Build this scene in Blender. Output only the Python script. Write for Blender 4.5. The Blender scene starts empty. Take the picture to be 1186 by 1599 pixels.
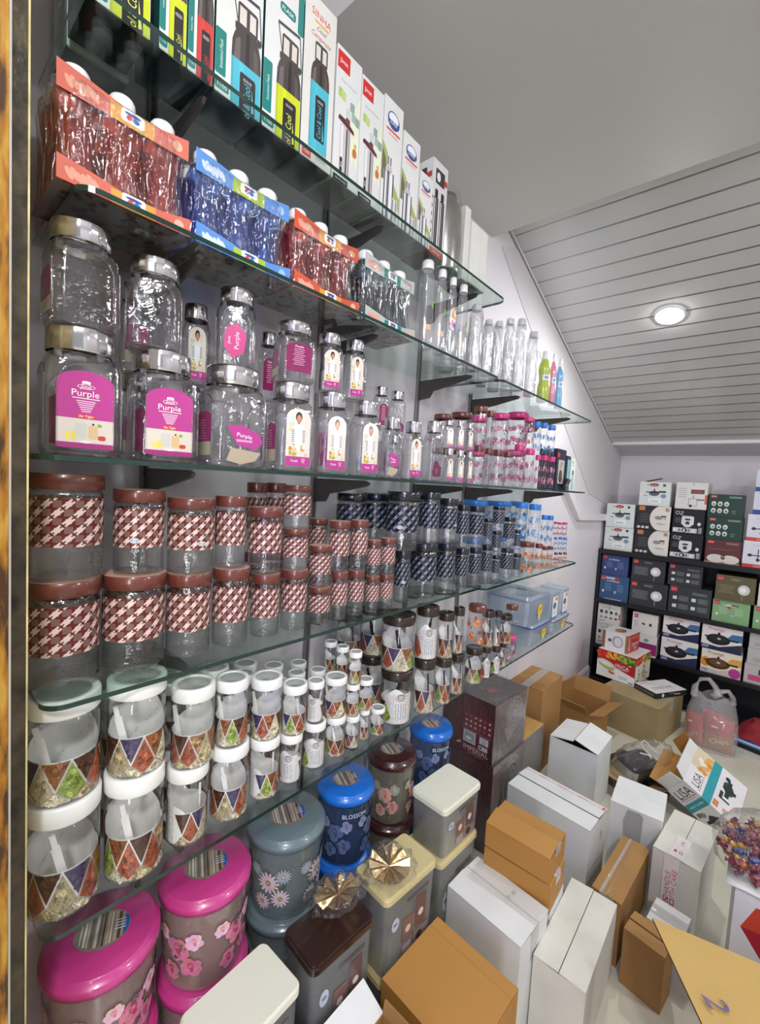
import bpy, math, random
from math import sin, cos, pi, radians as rad
from mathutils import Vector, Matrix
from mathutils.geometry import tessellate_polygon

sc = bpy.context.scene
COL = sc.collection
# ---------------------------------------------------------------- camera
cd = bpy.data.cameras.new('camera'); cam = bpy.data.objects.new('camera', cd); COL.objects.link(cam)
_y, _p, _r = rad(41.3), rad(-3.7), rad(3.2)
_f = Vector((-sin(_y)*cos(_p), cos(_y)*cos(_p), sin(_p)))
_x = _f.cross(Vector((0, 0, 1))).normalized(); _u = _x.cross(_f)
_x2 = _x*cos(_r)+_u*sin(_r); _u2 = -_x*sin(_r)+_u*cos(_r)
cam.matrix_world = Matrix.Translation((1.02, 0, 1.52)) @ Matrix((_x2, _u2, -_f)).transposed().to_4x4()
cd.sensor_fit = 'HORIZONTAL'; cd.sensor_width = 36; cd.lens = 36*690/1186; cd.clip_start = .02
sc.camera = cam
# ---------------------------------------------------------------- world, lights, exposure
w = bpy.data.worlds.new('world'); sc.world = w; w.use_nodes = True
w.node_tree.nodes['Background'].inputs[0].default_value = (.93, .96, 1, 1)
w.node_tree.nodes['Background'].inputs[1].default_value = .34
def area(loc, target, size, power, col=(1, 1, 1), sy=None):
    l = bpy.data.lights.new('area_light', 'AREA'); l.energy = power; l.color = col; l.size = size
    if sy: l.shape = 'RECTANGLE'; l.size_y = sy
    o = bpy.data.objects.new('area_light', l); COL.objects.link(o); o.location = loc
    o.rotation_euler = (Vector(target)-Vector(loc)).to_track_quat('-Z', 'Y').to_euler()
    return o
area((1.75, -.55, 2.72), (1.2, .3, .6), .2, 24)            # ceiling downlights of the shop
area((1.05, -.15, 2.74), (.9, .4, 0), .16, 6)
area((2.45, 1.75, 2.6), (1.2, 1.9, .4), .25, 16)
area((1.9, 3.1, 2.25), (1.7, 2.9, 0), .15, 4)
area((2.7, -1.7, 1.45), (.2, .8, 1.2), .4, 30, (1, 1, 1), 2.1)            # tall unseen light added behind the viewer for vertical streaks on jars
area((3.12, 1.1, 1.45), (0, 1.2, 1.2), .25, 9, (1, 1, 1), 1.7)            # narrow side light added on the right to streak the jars
area((1.35, -1.3, 1.7), (.2, .6, 1.5), .05, 6, (.32, .2, 1), 1.3)       # violet shop-sign tube behind the viewer
sc.view_settings.view_transform = 'Standard'; sc.view_settings.look = 'None'
sc.view_settings.gamma = 1; sc.view_settings.use_curve_mapping = False
sc.view_settings.exposure = 0.2
try:
    sc.cycles.max_bounces = 10; sc.cycles.transparent_max_bounces = 40; sc.cycles.glossy_bounces = 4
    sc.cycles.transmission_bounces = 6; sc.cycles.caustics_reflective = False; sc.cycles.caustics_refractive = False
    sc.cycles.sample_clamp_indirect = 4; sc.cycles.use_denoising = True
except Exception:
    pass

# ---------------------------------------------------------------- colour and materials
def C(h):
    h = h.lstrip('#')
    return tuple((lambda s: s/12.92 if s <= .04045 else ((s+.055)/1.055)**2.4)(int(h[i:i+2], 16)/255) for i in (0, 2, 4))
def newmat(n):
    m = bpy.data.materials.new(n); m.use_nodes = True
    return m, m.node_tree.nodes, m.node_tree.links, m.node_tree.nodes['Principled BSDF']
def plain(n, col, rough=.5, metal=0, bump=0, bscale=60, coat=0, vary=0, vscale=6, emit=0, spec=.5):
    m, N, L, b = newmat(n)
    b.inputs['Base Color'].default_value = (*col, 1); b.inputs['Roughness'].default_value = rough
    b.inputs['Metallic'].default_value = metal; b.inputs['Coat Weight'].default_value = coat
    b.inputs['Specular IOR Level'].default_value = spec
    if emit:
        b.inputs['Emission Color'].default_value = (*col, 1); b.inputs['Emission Strength'].default_value = emit
    tc = N.new('ShaderNodeTexCoord')
    if bump:
        t = N.new('ShaderNodeTexNoise'); t.inputs['Scale'].default_value = bscale; t.inputs['Detail'].default_value = 4
        L.new(tc.outputs['Object'], t.inputs['Vector'])
        k = N.new('ShaderNodeBump'); k.inputs['Strength'].default_value = bump; k.inputs['Distance'].default_value = .004
        L.new(t.outputs['Fac'], k.inputs['Height']); L.new(k.outputs['Normal'], b.inputs['Normal'])
    if vary:
        t = N.new('ShaderNodeTexNoise'); t.inputs['Scale'].default_value = vscale; t.inputs['Detail'].default_value = 6
        L.new(tc.outputs['Object'], t.inputs['Vector'])
        r = N.new('ShaderNodeMapRange'); r.inputs['From Min'].default_value = .3; r.inputs['From Max'].default_value = .7
        r.inputs['To Min'].default_value = 1-vary; r.inputs['To Max'].default_value = 1+vary*.4
        L.new(t.outputs['Fac'], r.inputs['Value'])
        x = N.new('ShaderNodeVectorMath'); x.operation = 'MULTIPLY'; x.inputs[0].default_value = col
        L.new(r.outputs['Result'], x.inputs[1]); L.new(x.outputs['Vector'], b.inputs['Base Color'])
    return m
def printed(n, rough=.35, coat=0, nut=False):
    m, N, L, b = newmat(n)
    a = N.new('ShaderNodeAttribute'); a.attribute_name = 'Col'
    b.inputs['Roughness'].default_value = rough; b.inputs['Coat Weight'].default_value = coat
    tc = N.new('ShaderNodeTexCoord')
    t = N.new('ShaderNodeTexNoise'); t.inputs['Scale'].default_value = 300 if nut else 9
    L.new(tc.outputs['Object'], t.inputs['Vector'])
    r = N.new('ShaderNodeMapRange'); r.inputs['From Min'].default_value = .3; r.inputs['From Max'].default_value = .7
    r.inputs['To Min'].default_value = .6 if nut else .93; r.inputs['To Max'].default_value = 1.2 if nut else 1.02
    L.new(t.outputs['Fac'], r.inputs['Value'])
    x = N.new('ShaderNodeVectorMath'); x.operation = 'MULTIPLY'
    L.new(a.outputs['Color'], x.inputs[0]); L.new(r.outputs['Result'], x.inputs[1]); L.new(x.outputs['Vector'], b.inputs['Base Color'])
    return m
def clear(n, tint=(1, 1, 1), base=.05, edge=.75, rough=.04, bump=0, bscale=40, haze=0, hazecol=(1, 1, 1), power=3.2, stretch=1):
    """thin clear plastic or glass: transparent sheet with view-angle reflection, optional milky haze"""
    m, N, L, b = newmat(n); N.remove(b); out = N['Material Output']
    tr = N.new('ShaderNodeBsdfTransparent'); tr.inputs[0].default_value = (*tint, 1)
    gl = N.new('ShaderNodeBsdfGlossy'); gl.inputs['Roughness'].default_value = rough
    lw = N.new('ShaderNodeLayerWeight'); lw.inputs['Blend'].default_value = .5
    p = N.new('ShaderNodeMath'); p.operation = 'POWER'; p.inputs[1].default_value = power; L.new(lw.outputs['Facing'], p.inputs[0])
    ma = N.new('ShaderNodeMath'); ma.operation = 'MULTIPLY_ADD'; ma.inputs[1].default_value = edge; ma.inputs[2].default_value = base
    L.new(p.outputs[0], ma.inputs[0])
    mx = N.new('ShaderNodeMixShader'); L.new(ma.outputs[0], mx.inputs[0]); L.new(gl.outputs[0], mx.inputs[2])
    src = tr
    if haze:
        df = N.new('ShaderNodeBsdfDiffuse'); df.inputs[0].default_value = (*hazecol, 1)
        m2 = N.new('ShaderNodeMixShader'); m2.inputs[0].default_value = haze
        L.new(tr.outputs[0], m2.inputs[1]); L.new(df.outputs[0], m2.inputs[2]); src = m2
    L.new(src.outputs[0], mx.inputs[1]); L.new(mx.outputs[0], out.inputs[0])
    if bump:
        tc = N.new('ShaderNodeTexCoord'); t = N.new('ShaderNodeTexNoise'); t.inputs['Scale'].default_value = bscale; t.inputs['Detail'].default_value = 3
        t.inputs['Distortion'].default_value = 1.5
        mp = N.new('ShaderNodeMapping'); mp.inputs['Scale'].default_value = (1, 1, stretch); L.new(tc.outputs['Object'], mp.inputs[0]); L.new(mp.outputs[0], t.inputs['Vector'])
        k = N.new('ShaderNodeBump'); k.inputs['Strength'].default_value = bump; k.inputs['Distance'].default_value = .01
        L.new(t.outputs['Fac'], k.inputs['Height']); L.new(k.outputs[0], gl.inputs['Normal'])
    return m
def houndstooth(n, light, mid, dark, gap):
    m, N, L, b = newmat(n); out = N['Material Output']
    uv = N.new('ShaderNodeUVMap'); sp = N.new('ShaderNodeSeparateXYZ'); L.new(uv.outputs[0], sp.inputs[0])
    def mt(op, a, c=None):
        k = N.new('ShaderNodeMath'); k.operation = op
        for i, v in enumerate((a, c)):
            if v is None: continue
            if isinstance(v, (int, float)): k.inputs[i].default_value = v
            else: L.new(v, k.inputs[i])
        return k.outputs[0]
    def ab(a): return mt('ABSOLUTE', a)
    def lt_(a, c): return mt('LESS_THAN', a, c)
    def mul(a, c): return mt('MULTIPLY', a, c)
    def tooth(du, dv):
        x = mt('SUBTRACT', mt('FRACT', mt('ADD', sp.outputs[0], du)), .5); y = mt('SUBTRACT', mt('FRACT', mt('ADD', sp.outputs[1], dv)), .5)
        d, e = mt('SUBTRACT', x, y), ab(mt('ADD', x, y))
        sq = mul(lt_(ab(x), .135), lt_(ab(y), .135))
        st = mul(lt_(ab(mt('SUBTRACT', ab(d), .125)), .075), lt_(e, .42))
        return mt('MAXIMUM', sq, st)
    lt = mt('MAXIMUM', tooth(0, 0), tooth(.5, .5))
    def patch(du, dv):
        x = mt('SUBTRACT', mt('FRACT', mt('ADD', sp.outputs[0], du)), .5); y = mt('SUBTRACT', mt('FRACT', mt('ADD', sp.outputs[1], dv)), .5)
        return mul(lt_(ab(x), .2), lt_(ab(y), .2))
    both = mt('MAXIMUM', patch(.5, 0), patch(0, .5))
    def mix(f, a, c):
        k = N.new('ShaderNodeMix'); k.data_type = 'RGBA'; L.new(f, k.inputs[0])
        for s, v in ((6, a), (7, c)):
            if isinstance(v, tuple): k.inputs[s].default_value = (*v, 1)
            else: L.new(v, k.inputs[s])
        return k.outputs[2]
    L.new(mix(lt, mix(both, dark, mid), light), b.inputs['Base Color']); b.inputs['Roughness'].default_value = .3
    tr = N.new('ShaderNodeBsdfTransparent'); tr.inputs[0].default_value = (*gap, 1)
    mx = N.new('ShaderNodeMixShader')
    L.new(mt('MINIMUM', 1, mt('ADD', mt('ADD', mt('MULTIPLY', lt, .5), mt('MULTIPLY', both, .38)), .5)), mx.inputs[0]); L.new(tr.outputs[0], mx.inputs[1]); L.new(b.outputs[0], mx.inputs[2])
    L.new(mx.outputs[0], out.inputs[0])
    return m
MT = dict(
    wall=plain('white_plaster', C('#e6e2e6'), .6, bump=.15, bscale=25, vary=.05, vscale=2),
    walld=plain('grey_plaster', C('#d6d2d4'), .6, bump=.1, vary=.05, vscale=2),
    ceil=plain('ceiling_plaster', C('#c2c2bc'), .55, bump=.1, vary=.04, vscale=1.5),
    pvc=plain('pvc_plank', C('#c6c6c4'), .22, coat=.3, vary=.03, vscale=3, spec=.7),
    silver=plain('silver_strip', (.36, .36, .37), .28, .9),
    floor=plain('floor_tile', C('#cdcab8'), .16, vary=.1, vscale=3, coat=.2),
    black=plain('black_steel', C('#15151a'), .35, bump=.05),
    bracket=plain('bracket_steel', C('#4d4846'), .35, .2), upright=plain('upright_steel', C('#8f8b8a'), .4, .2),
    chrome=plain('chrome_lid', (.82, .82, .84), .13, 1, bump=.04, bscale=15),
    wlid=plain('white_lid', C('#eef0ec'), .3, coat=.2),
    klid=plain('dark_brown_lid', C('#2e211b'), .25, coat=.4),
    mlid=plain('maroon_lid', C('#6a352c'), .3, coat=.6),
    mtop=plain('lid_top_reflection', C('#c9a48f'), .5, coat=.3),  # shrink-wrap reflection on the maroon lid tops, painted as beige
    blid=plain('black_lid', C('#1b1e2a'), .2, coat=.6),
    glid=plain('pink_lid', C('#d43c86'), .28, coat=.3),
    ulid=plain('blue_lid', C('#2a7fd6'), .28, coat=.3),
    pinkb=plain('magenta_lid', C('#c43a86'), .3, coat=.4, spec=.6),
    blueb=plain('bright_blue_lid', C('#1c6fd0'), .28, coat=.4),
    greyb=plain('grey_green_lid', C('#67787d'), .28, coat=.4),
    brownb=plain('deep_maroon_lid', C('#3d1c1c'), .25, coat=.5),
    cream=plain('cream_lid', C('#e3e4d2'), .35, coat=.2),
    beige=plain('beige_lid', C('#cfc08e'), .35, coat=.2),
    choc=plain('chocolate_lid', C('#33211d'), .2, coat=.5),
    card=plain('corrugated_board', C('#a57b47'), .75, bump=.25, bscale=18, vary=.12, vscale=7),
    card2=plain('pale_board', C('#9c8a62'), .75, bump=.25, bscale=18, vary=.15, vscale=6),
    card3=plain('orange_board', C('#b4823f'), .6, bump=.15, bscale=15, vary=.06, vscale=4),
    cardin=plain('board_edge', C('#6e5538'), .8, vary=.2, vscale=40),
    wcard=plain('white_board', C('#dfe1df'), .6, bump=.4, bscale=14, vary=.08, vscale=8),
    wcard2=plain('soiled_white_board', C('#d8d6cb'), .65, bump=.5, bscale=12, vary=.14, vscale=7),
    tape=clear('packing_tape', (.93, .93, .9), .12, .5, .12, .3, 60, haze=.25),
    pr=printed('print'), prg=printed('gloss_print', .15, .5), nut=printed('nut_print', .3, 0, True),
    petb=clear('bottle_plastic', (.95, .96, .965), .07, .85, .05, haze=.10, hazecol=(.9, .9, .9)),
    pet=clear('clear_plastic', (.955, .96, .965), .045, .8, .05, power=2.6),
    petw=clear('ribbed_clear_plastic', (.95, .96, .965), .12, .85, .06, .25, 45, power=2.2),
    purj=clear('square_jar_plastic', (.91, .915, .93), .09, .9, .05, .25, 26, power=1.8),
    crk=clear('crinkled_film', (.95, .96, .96), .25, .65, .08, 1.0, 70, haze=.16, stretch=.35),
    wrap=clear('shrink_wrap', (.97, .97, .97), .07, .7, .07, 1.0, 75, power=2.0, stretch=.12),
    bag=clear('carrier_film', (.95, .95, .95), .06, .3, .2, .6, 16, haze=.2, hazecol=(.85, .85, .85)),
    glass=clear('shelf_glass', (.88, .94, .92), .04, .6, .01, power=3.4),
    gedge=plain('glass_edge', C('#12332c'), .1, coat=.6),
    tub=clear('frosted_tub', (.86, .88, .88), .06, .5, .15, haze=.42, hazecol=C('#c9cdcc')),
    tubb=clear('blue_frosted_tub', (.86, .9, .95), .06, .5, .15, haze=.35, hazecol=C('#c3cfdb')),
    red=clear('red_bottle_plastic', C('#f0a49c'), .08, .85, .05, haze=.2, hazecol=C('#cf4a40'), power=2.2),
    org=clear('orange_red_bottle_plastic', C('#ec9484'), .08, .85, .05, haze=.2, hazecol=C('#b43a2c'), power=2.2),
    blu=clear('blue_bottle_plastic', C('#98bff0'), .08, .85, .05, haze=.2, hazecol=C('#2f62c4'), power=2.2),
    teal=clear('smoky_bottle_plastic', C('#a8bcc0'), .08, .85, .05, haze=.12, hazecol=C('#34444e'), power=2.2),
    hb=houndstooth('brown_houndstooth', C('#dcc8c2'), C('#80605c'), C('#87352c'), C('#b08f8a')),
    hk=houndstooth('black_houndstooth', C('#878c98'), C('#262b3a'), C('#12152a'), C('#6c7078')),
    gold=plain('gold_foil', C('#ecd3a0'), .22, 1, bump=.4, bscale=70),
    steel=plain('brushed_steel', (.62, .62, .6), .25, 1, bump=.1),
    whitep=plain('white_plastic', C('#e8e8e6'), .35), smoke=plain('black_plastic', C('#17171a'), .18, coat=.4),
    lamp=plain('lamp_glow', (1, 1, 1), .5, emit=60), rust=None,
)
def rusty():
    m, N, L, b = newmat('rusty_painted_steel'); tc = N.new('ShaderNodeTexCoord')
    mp = N.new('ShaderNodeMapping'); mp.inputs['Scale'].default_value = (26, 26, 5); L.new(tc.outputs['Object'], mp.inputs[0])
    t = N.new('ShaderNodeTexNoise'); t.inputs['Scale'].default_value = 3; t.inputs['Detail'].default_value = 8; L.new(mp.outputs[0], t.inputs[0])
    r = N.new('ShaderNodeValToRGB'); e = r.color_ramp.elements
    e[0].position = .36; e[0].color = (*C('#5a3a1a'), 1); e[1].position = .66; e[1].color = (*C('#e8b84a'), 1)
    k = e.new(.5); k.color = (*C('#c98a22'), 1)
    L.new(t.outputs[0], r.inputs[0]); L.new(r.outputs[0], b.inputs[0]); b.inputs['Roughness'].default_value = .45
    bp = N.new('ShaderNodeBump'); bp.inputs['Strength'].default_value = .5; L.new(t.outputs[0], bp.inputs['Height']); L.new(bp.outputs[0], b.inputs['Normal'])
    return m
MT['rust'] = rusty()
MT['jamb'] = plain('tarnished_steel', C('#4f4634'), .4, .3, bump=.6, bscale=40, vary=.8, vscale=28)
MT['jambe'] = plain('worn_edge_highlight', C('#e6d69a'), .4, .2, vary=.4, vscale=20)

# ---------------------------------------------------------------- mesh builder
class MB:
    def __init__(s): s.v = []; s.f = []; s.c = []; s.m = []; s.s = []; s.uv = []
    def quad(s, pts, col=(1, 1, 1), m=0, sm=False, uv=None):
        i = len(s.v); s.v += [tuple(p) for p in pts]; s.f.append(tuple(range(i, i+len(pts)))); s.c.append(col); s.m.append(m); s.s.append(sm); s.uv.append(uv)
    def box(s, x0, y0, z0, x1, y1, z1, col=(1, 1, 1), m=0, mtop=None, cols=None):
        P = [(x0, y0, z0), (x1, y0, z0), (x1, y1, z0), (x0, y1, z0), (x0, y0, z1), (x1, y0, z1), (x1, y1, z1), (x0, y1, z1)]
        i = len(s.v); s.v += P
        for k, q in enumerate(((0, 3, 2, 1), (4, 5, 6, 7), (0, 1, 5, 4), (1, 2, 6, 5), (2, 3, 7, 6), (3, 0, 4, 7))):
            s.f.append(tuple(i+j for j in q)); s.c.append(cols[k] if cols else col); s.m.append(mtop if (mtop is not None and k == 1) else m); s.s.append(False); s.uv.append(None)
    def grid(s, rows, col=(1, 1, 1), m=0, sm=True, closed=True, uvf=None):
        n = len(rows[0]); i = len(s.v)
        for r in rows: s.v += [tuple(p) for p in r]
        for a in range(len(rows)-1):
            for b in range(n if closed else n-1):
                b2 = (b+1) % n
                s.f.append((i+a*n+b, i+a*n+b2, i+(a+1)*n+b2, i+(a+1)*n+b)); s.c.append(col); s.m.append(m); s.s.append(sm)
                s.uv.append([uvf(a, b), uvf(a, b+1), uvf(a+1, b+1), uvf(a+1, b)] if uvf else None)
    def lathe(s, prof, n=32, col=(1, 1, 1), m=0, sm=True, cap0=False, cap1=False, uvf=None, ox=0, oy=0):
        rows = []
        for p in prof:
            r, z = p[0], p[1]; e = p[2] if len(p) > 2 else 2
            row = []
            for k in range(n):
                t = 2*pi*k/n; c_, s_ = cos(t), sin(t)
                q = r if e == 2 else r*(abs(c_)**e+abs(s_)**e)**(-1/e)
                row.append((ox+q*c_, oy+q*s_, z))
            rows.append(row)
        s.grid(rows, col, m, sm, True, uvf)
        if cap0: s.quad(rows[0][::-1], col, m)
        if cap1: s.quad(rows[-1], col, m)
    def tube(s, path, r, n=8, col=(1, 1, 1), m=0, closed=False):
        P = [Vector(p) for p in path]; rows = []
        for i, p in enumerate(P):
            a = P[(i-1) % len(P)] if (closed or i) else P[0]; b = P[(i+1) % len(P)] if (closed or i < len(P)-1) else P[-1]
            d = (b-a).normalized(); h = Vector((0, 0, 1)) if abs(d.z) < .9 else Vector((1, 0, 0))
            e = d.cross(h).normalized(); g = e.cross(d)
            rr = r[i] if isinstance(r, (list, tuple)) else r
            rows.append([p+e*rr*cos(2*pi*k/n)+g*rr*sin(2*pi*k/n) for k in range(n)])
        if closed: rows.append(rows[0])
        s.grid(rows, col, m)
        if not closed: s.quad(rows[0][::-1], col, m); s.quad(rows[-1], col, m)
    def xf(s, M, i0=0):
        s.v[i0:] = [tuple(M @ Vector(p)) for p in s.v[i0:]]
    def mesh(s, name, mats):
        me = bpy.data.meshes.new(name); me.from_pydata(s.v, [], s.f)
        for k in mats: me.materials.append(MT[k] if isinstance(k, str) else k)
        me.polygons.foreach_set('material_index', s.m); me.polygons.foreach_set('use_smooth', s.s)
        if any(c != (1, 1, 1) for c in s.c):
            a = me.attributes.new('Col', 'FLOAT_COLOR', 'FACE'); a.data.foreach_set('color', [x for c in s.c for x in (*c, 1)])
        if any(u for u in s.uv):
            l = me.uv_layers.new(name='UVMap'); fl = []
            for f, u in zip(s.f, s.uv):
                for j in range(len(f)): fl += list(u[j]) if u else [0, 0]
            l.data.foreach_set('uv', fl)
        me.update(); return me
def obj(name, me, parent=None, loc=None, rotz=None, kind=None):
    o = bpy.data.objects.new(name, me); COL.objects.link(o)
    if parent: o.parent = parent
    if loc: o.location = loc
    if rotz is not None: o.rotation_euler = (0, 0, rotz)
    if kind: o['kind'] = kind
    return o
def thing(name, label, cat, loc=(0, 0, 0), rotz=0, group=None, scale=None):
    o = bpy.data.objects.new(name, None); COL.objects.link(o); o.empty_display_size = .05
    o.location = loc; o.rotation_euler = (0, 0, rotz); o['label'] = label; o['category'] = cat
    if group: o['group'] = group
    if scale: o.scale = scale
    return o
def tag(o, label, cat, group=None):
    o['label'] = label; o['category'] = cat
    if group: o['group'] = group
    return o
MC = {}
def cached(key, fn):
    if key not in MC: MC[key] = fn()
    return MC[key]
ORD = 'first second third fourth fifth sixth seventh eighth ninth tenth eleventh twelfth thirteenth fourteenth fifteenth sixteenth'.split()

# ---------------------------------------------------------------- flat print on a surface
_T = {}
def textmesh(t):
    if t not in _T:
        c = bpy.data.curves.new('t', 'FONT'); c.body = t; c.size = 1; c.resolution_u = 2; c.align_x = 'CENTER'
        o = bpy.data.objects.new('t', c); COL.objects.link(o)
        dg = bpy.context.evaluated_depsgraph_get(); me = bpy.data.meshes.new_from_object(o.evaluated_get(dg))
        V = [(v.co.x, v.co.y) for v in me.vertices]; F = [tuple(p.vertices) for p in me.polygons]
        bpy.data.objects.remove(o); bpy.data.meshes.remove(me); bpy.data.curves.remove(c)
        _T[t] = (V, F)
    return _T[t]
class Print:
    """flat print: map(u, v, off) -> point; every shape is a thin sheet a fraction of a millimetre proud"""
    def __init__(s, mb, O, U, V, m=0, cyl=None, off=.0006):
        s.mb, s.O, s.U, s.V, s.m, s.cyl, s.off = mb, Vector(O), Vector(U).normalized(), Vector(V).normalized(), m, cyl, off
        s.N = s.U.cross(s.V); s.k = 0
    def pt(s, u, v, o):
        if s.cyl:
            r, t0 = s.cyl; t = t0+u/r; return Vector(((r+o)*cos(t), (r+o)*sin(t), v))
        return s.O+s.U*u+s.V*v+s.N*o
    def tri(s, a, b, c, col, o, m, d=0):
        if s.cyl and d < 5:
            us = (a[0], b[0], c[0])
            if max(us)-min(us) > s.cyl[0]*.28:
                e = sorted(((abs(a[0]-b[0]), 0), (abs(b[0]-c[0]), 1), (abs(c[0]-a[0]), 2)))[-1][1]
                a, b, c = ((a, b, c), (b, c, a), (c, a, b))[e]
                q = ((a[0]+b[0])/2, (a[1]+b[1])/2)
                s.tri(a, q, c, col, o, m, d+1); s.tri(q, b, c, col, o, m, d+1); return
        s.mb.quad([s.pt(*a, o), s.pt(*b, o), s.pt(*c, o)], col, m)
    def poly(s, P, col, m=None, lift=None):
        s.k += 1; o = s.off+(s.k*.00001 if lift is None else lift); m = s.m if m is None else m
        A = sum(P[i][0]*P[(i+1) % len(P)][1]-P[(i+1) % len(P)][0]*P[i][1] for i in range(len(P)))
        if A < 0: P = P[::-1]
        if len(P) == 3: s.tri(*P, col, o, m); return
        if not s.cyl and len(P) == 4: s.mb.quad([s.pt(*p, o) for p in P], col, m); return
        for t in tessellate_polygon([[Vector((*p, 0)) for p in P]]):
            q = [P[i] for i in t]
            if (q[1][0]-q[0][0])*(q[2][1]-q[0][1])-(q[2][0]-q[0][0])*(q[1][1]-q[0][1]) < 0: q = q[::-1]
            s.tri(*q, col, o, m)
    def rect(s, u0, v0, u1, v1, col, m=None): s.poly([(u0, v0), (u1, v0), (u1, v1), (u0, v1)], col, m)
    def rrect(s, u0, v0, u1, v1, r, col, m=None):
        P = []
        for (cx, cy, a) in ((u1-r, v0+r, -90), (u1-r, v1-r, 0), (u0+r, v1-r, 90), (u0+r, v0+r, 180)):
            P += [(cx+r*cos(rad(a+b)), cy+r*sin(rad(a+b))) for b in (0, 30, 60, 90)]
        s.poly(P, col, m)
    def ell(s, cu, cv, ru, rv, col, n=14, rot=0, m=None):
        ca, sa = cos(rot), sin(rot)
        s.poly([(cu+ru*cos(t)*ca-rv*sin(t)*sa, cv+ru*cos(t)*sa+rv*sin(t)*ca) for t in (2*pi*i/n for i in range(n))], col, m)
    def text(s, t, cu, cv, size, col, rot=0, sx=1, m=None, shear=0):
        s.k += 1; V, F = textmesh(t); o = s.off+s.k*.00001; m = s.m if m is None else m; ca, sa = cos(rot), sin(rot)
        P = []
        for x, y in V:
            y -= .35; x += y*shear; x *= size*sx; y *= size
            P.append(s.pt(cu+x*ca-y*sa, cv+x*sa+y*ca, o))
        i = len(s.mb.v); s.mb.v += [tuple(p) for p in P]
        for f in F: s.mb.f.append(tuple(i+j for j in f)); s.mb.c.append(col); s.mb.m.append(m); s.mb.s.append(False); s.mb.uv.append(None)
    def bars(s, cu, v, w, n, h, gap, col, seed=0, left=False):
        R = random.Random(seed)
        for i in range(n):
            ww = w*R.uniform(.65, 1); a = cu if left else cu-ww/2
            s.rect(a, v-h, a+ww, v, col); v -= h+gap
    def wash(s, P, cols, n=10):
        pass
WHT, BLK = C('#f2f2f0'), C('#1a1a1c')
MAG = C('#b83a8e')

# ================================================================ setting
def slab(name, pts, th, mat, kind='structure', parent=None):
    """polygon pts (any plane) thickened away from its normal"""
    b = MB(); P = [Vector(p) for p in pts]; n = (P[1]-P[0]).cross(P[2]-P[0]).normalized()
    Q = [p-n*th for p in P]; b.quad(P); b.quad(Q[::-1])
    for i in range(len(P)):
        j = (i+1) % len(P); b.quad([P[i], Q[i], Q[j], P[j]])
    return obj(name, b.mesh(name, [mat]), parent, kind=kind)
BY = 4.34                                             # back wall
slab('floor', [(-.2, -2.4, 0), (3.2, -2.4, 0), (3.2, BY, 0), (-.2, BY, 0)], .1, 'floor')
wl = slab('wall_left', [(0, -2.4, 0), (0, BY, 0), (0, BY, 2.9), (0, -2.4, 2.9)], .12, 'wall')
slab('wall_back', [(-.05, BY, 0), (3.2, BY, 0), (3.2, BY, 2.9), (-.05, BY, 2.9)][::1], .12, 'wall')
slab('wall_right', [(3.2, -.4, 0), (3.2, -.4, 2.9), (3.2, BY, 2.9), (3.2, BY, 0)][::-1], .12, 'wall')
# dado: thicker lower wall with a moulded cap that steps up with the stair behind
slab('wall_left_dado', [(.02, 1.9, 0), (.02, BY-.02, 0), (.02, BY-.02, 1.335), (.02, 3.19, 1.369), (.02, 2.6, 1.765), (.02, 1.9, 1.765)], .02, 'wall')
b = MB()
def bar(b, p, q, w, h):
    p, q = Vector(p), Vector(q); d = (q-p).normalized(); u = Vector((1, 0, 0)); t = d.cross(u).normalized()
    if t.z > 0: t = -t
    P = [p, p+u*w, p+u*w+t*h, p+t*h]; Q = [a+(q-p) for a in P]
    b.quad(P[::-1]); b.quad(Q)
    for i in range(4):
        j = (i+1) % 4; b.quad([P[i], P[j], Q[j], Q[i]])
bar(b, (0, 3.19, 1.395), (0, BY-.02, 1.36), .055, .05); bar(b, (0, 2.6, 1.79), (0, 3.2, 1.392), .055, .05)
obj('trim_1', b.mesh('dado_cap', ['wall']), kind='structure')
b = MB(); b.box(.02, 1.9, 0, .035, BY-.02, .12); b.box(.02, 1.9, .12, .03, BY-.02, .135)
obj('baseboard_left', b.mesh('baseboard', ['wall']), kind='structure')
# upper band under the slope, a shade proud with its dimmer light painted grey, and the cream ceiling planes
slab('wall_left_upper', [(.004, 1.9, 2.63), (.004, 3.5, 1.53), (.004, BY, 1.40), (.004, BY, 1.86), (.004, 2.05, 2.69)], .003, 'walld')
slab('ceiling_near', [(-.1, -2.4, 2.78), (-.1, .741, 2.78), (3.2, .741, 2.78), (3.2, -2.4, 2.78)], .1, 'wall')
b = MB(); b.box(-.1, .741, 2.63, 3.2, 1.803, 2.9); obj('ceiling_middle', b.mesh('ceiling_drop', ['ceil']), kind='structure')
# sloped ceiling of PVC planks: every plank its own piece
cs = bpy.data.objects.new('ceiling_slope', None); COL.objects.link(cs); cs['kind'] = 'structure'
S0, S1 = Vector((0, 1.803, 2.787)), Vector((0, 4.02, 1.957)); sd = (S1-S0); SL = sd.length; sd.normalize(); sn = Vector((0, sd.z, -sd.y))
if sn.z > 0: sn = -sn
NP = 23; pw = SL/NP
b = MB(); b.box(-.03, .002, 0, 3.2, pw-.004, .012)
b.v = [(x, y, z) for x, y, z in b.v]
b.quad([(-.03, .012, -.0008), (-.03, .012, -.0008), (3.2, .012, -.0008)])
plank = b.mesh('pvc_plank', ['pvc'])
fr = Matrix((Vector((1, 0, 0)), sd, -sn)).transposed()
for i in range(NP):
    o = obj('plank', plank, cs); o.matrix_world = Matrix.Translation(S0+sd*pw*i) @ fr.to_4x4()
b = MB(); b.box(-.03, -.0035, -.0012, 3.2, .0025, .006); seam = b.mesh('plank_seam', ['silver'])
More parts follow.
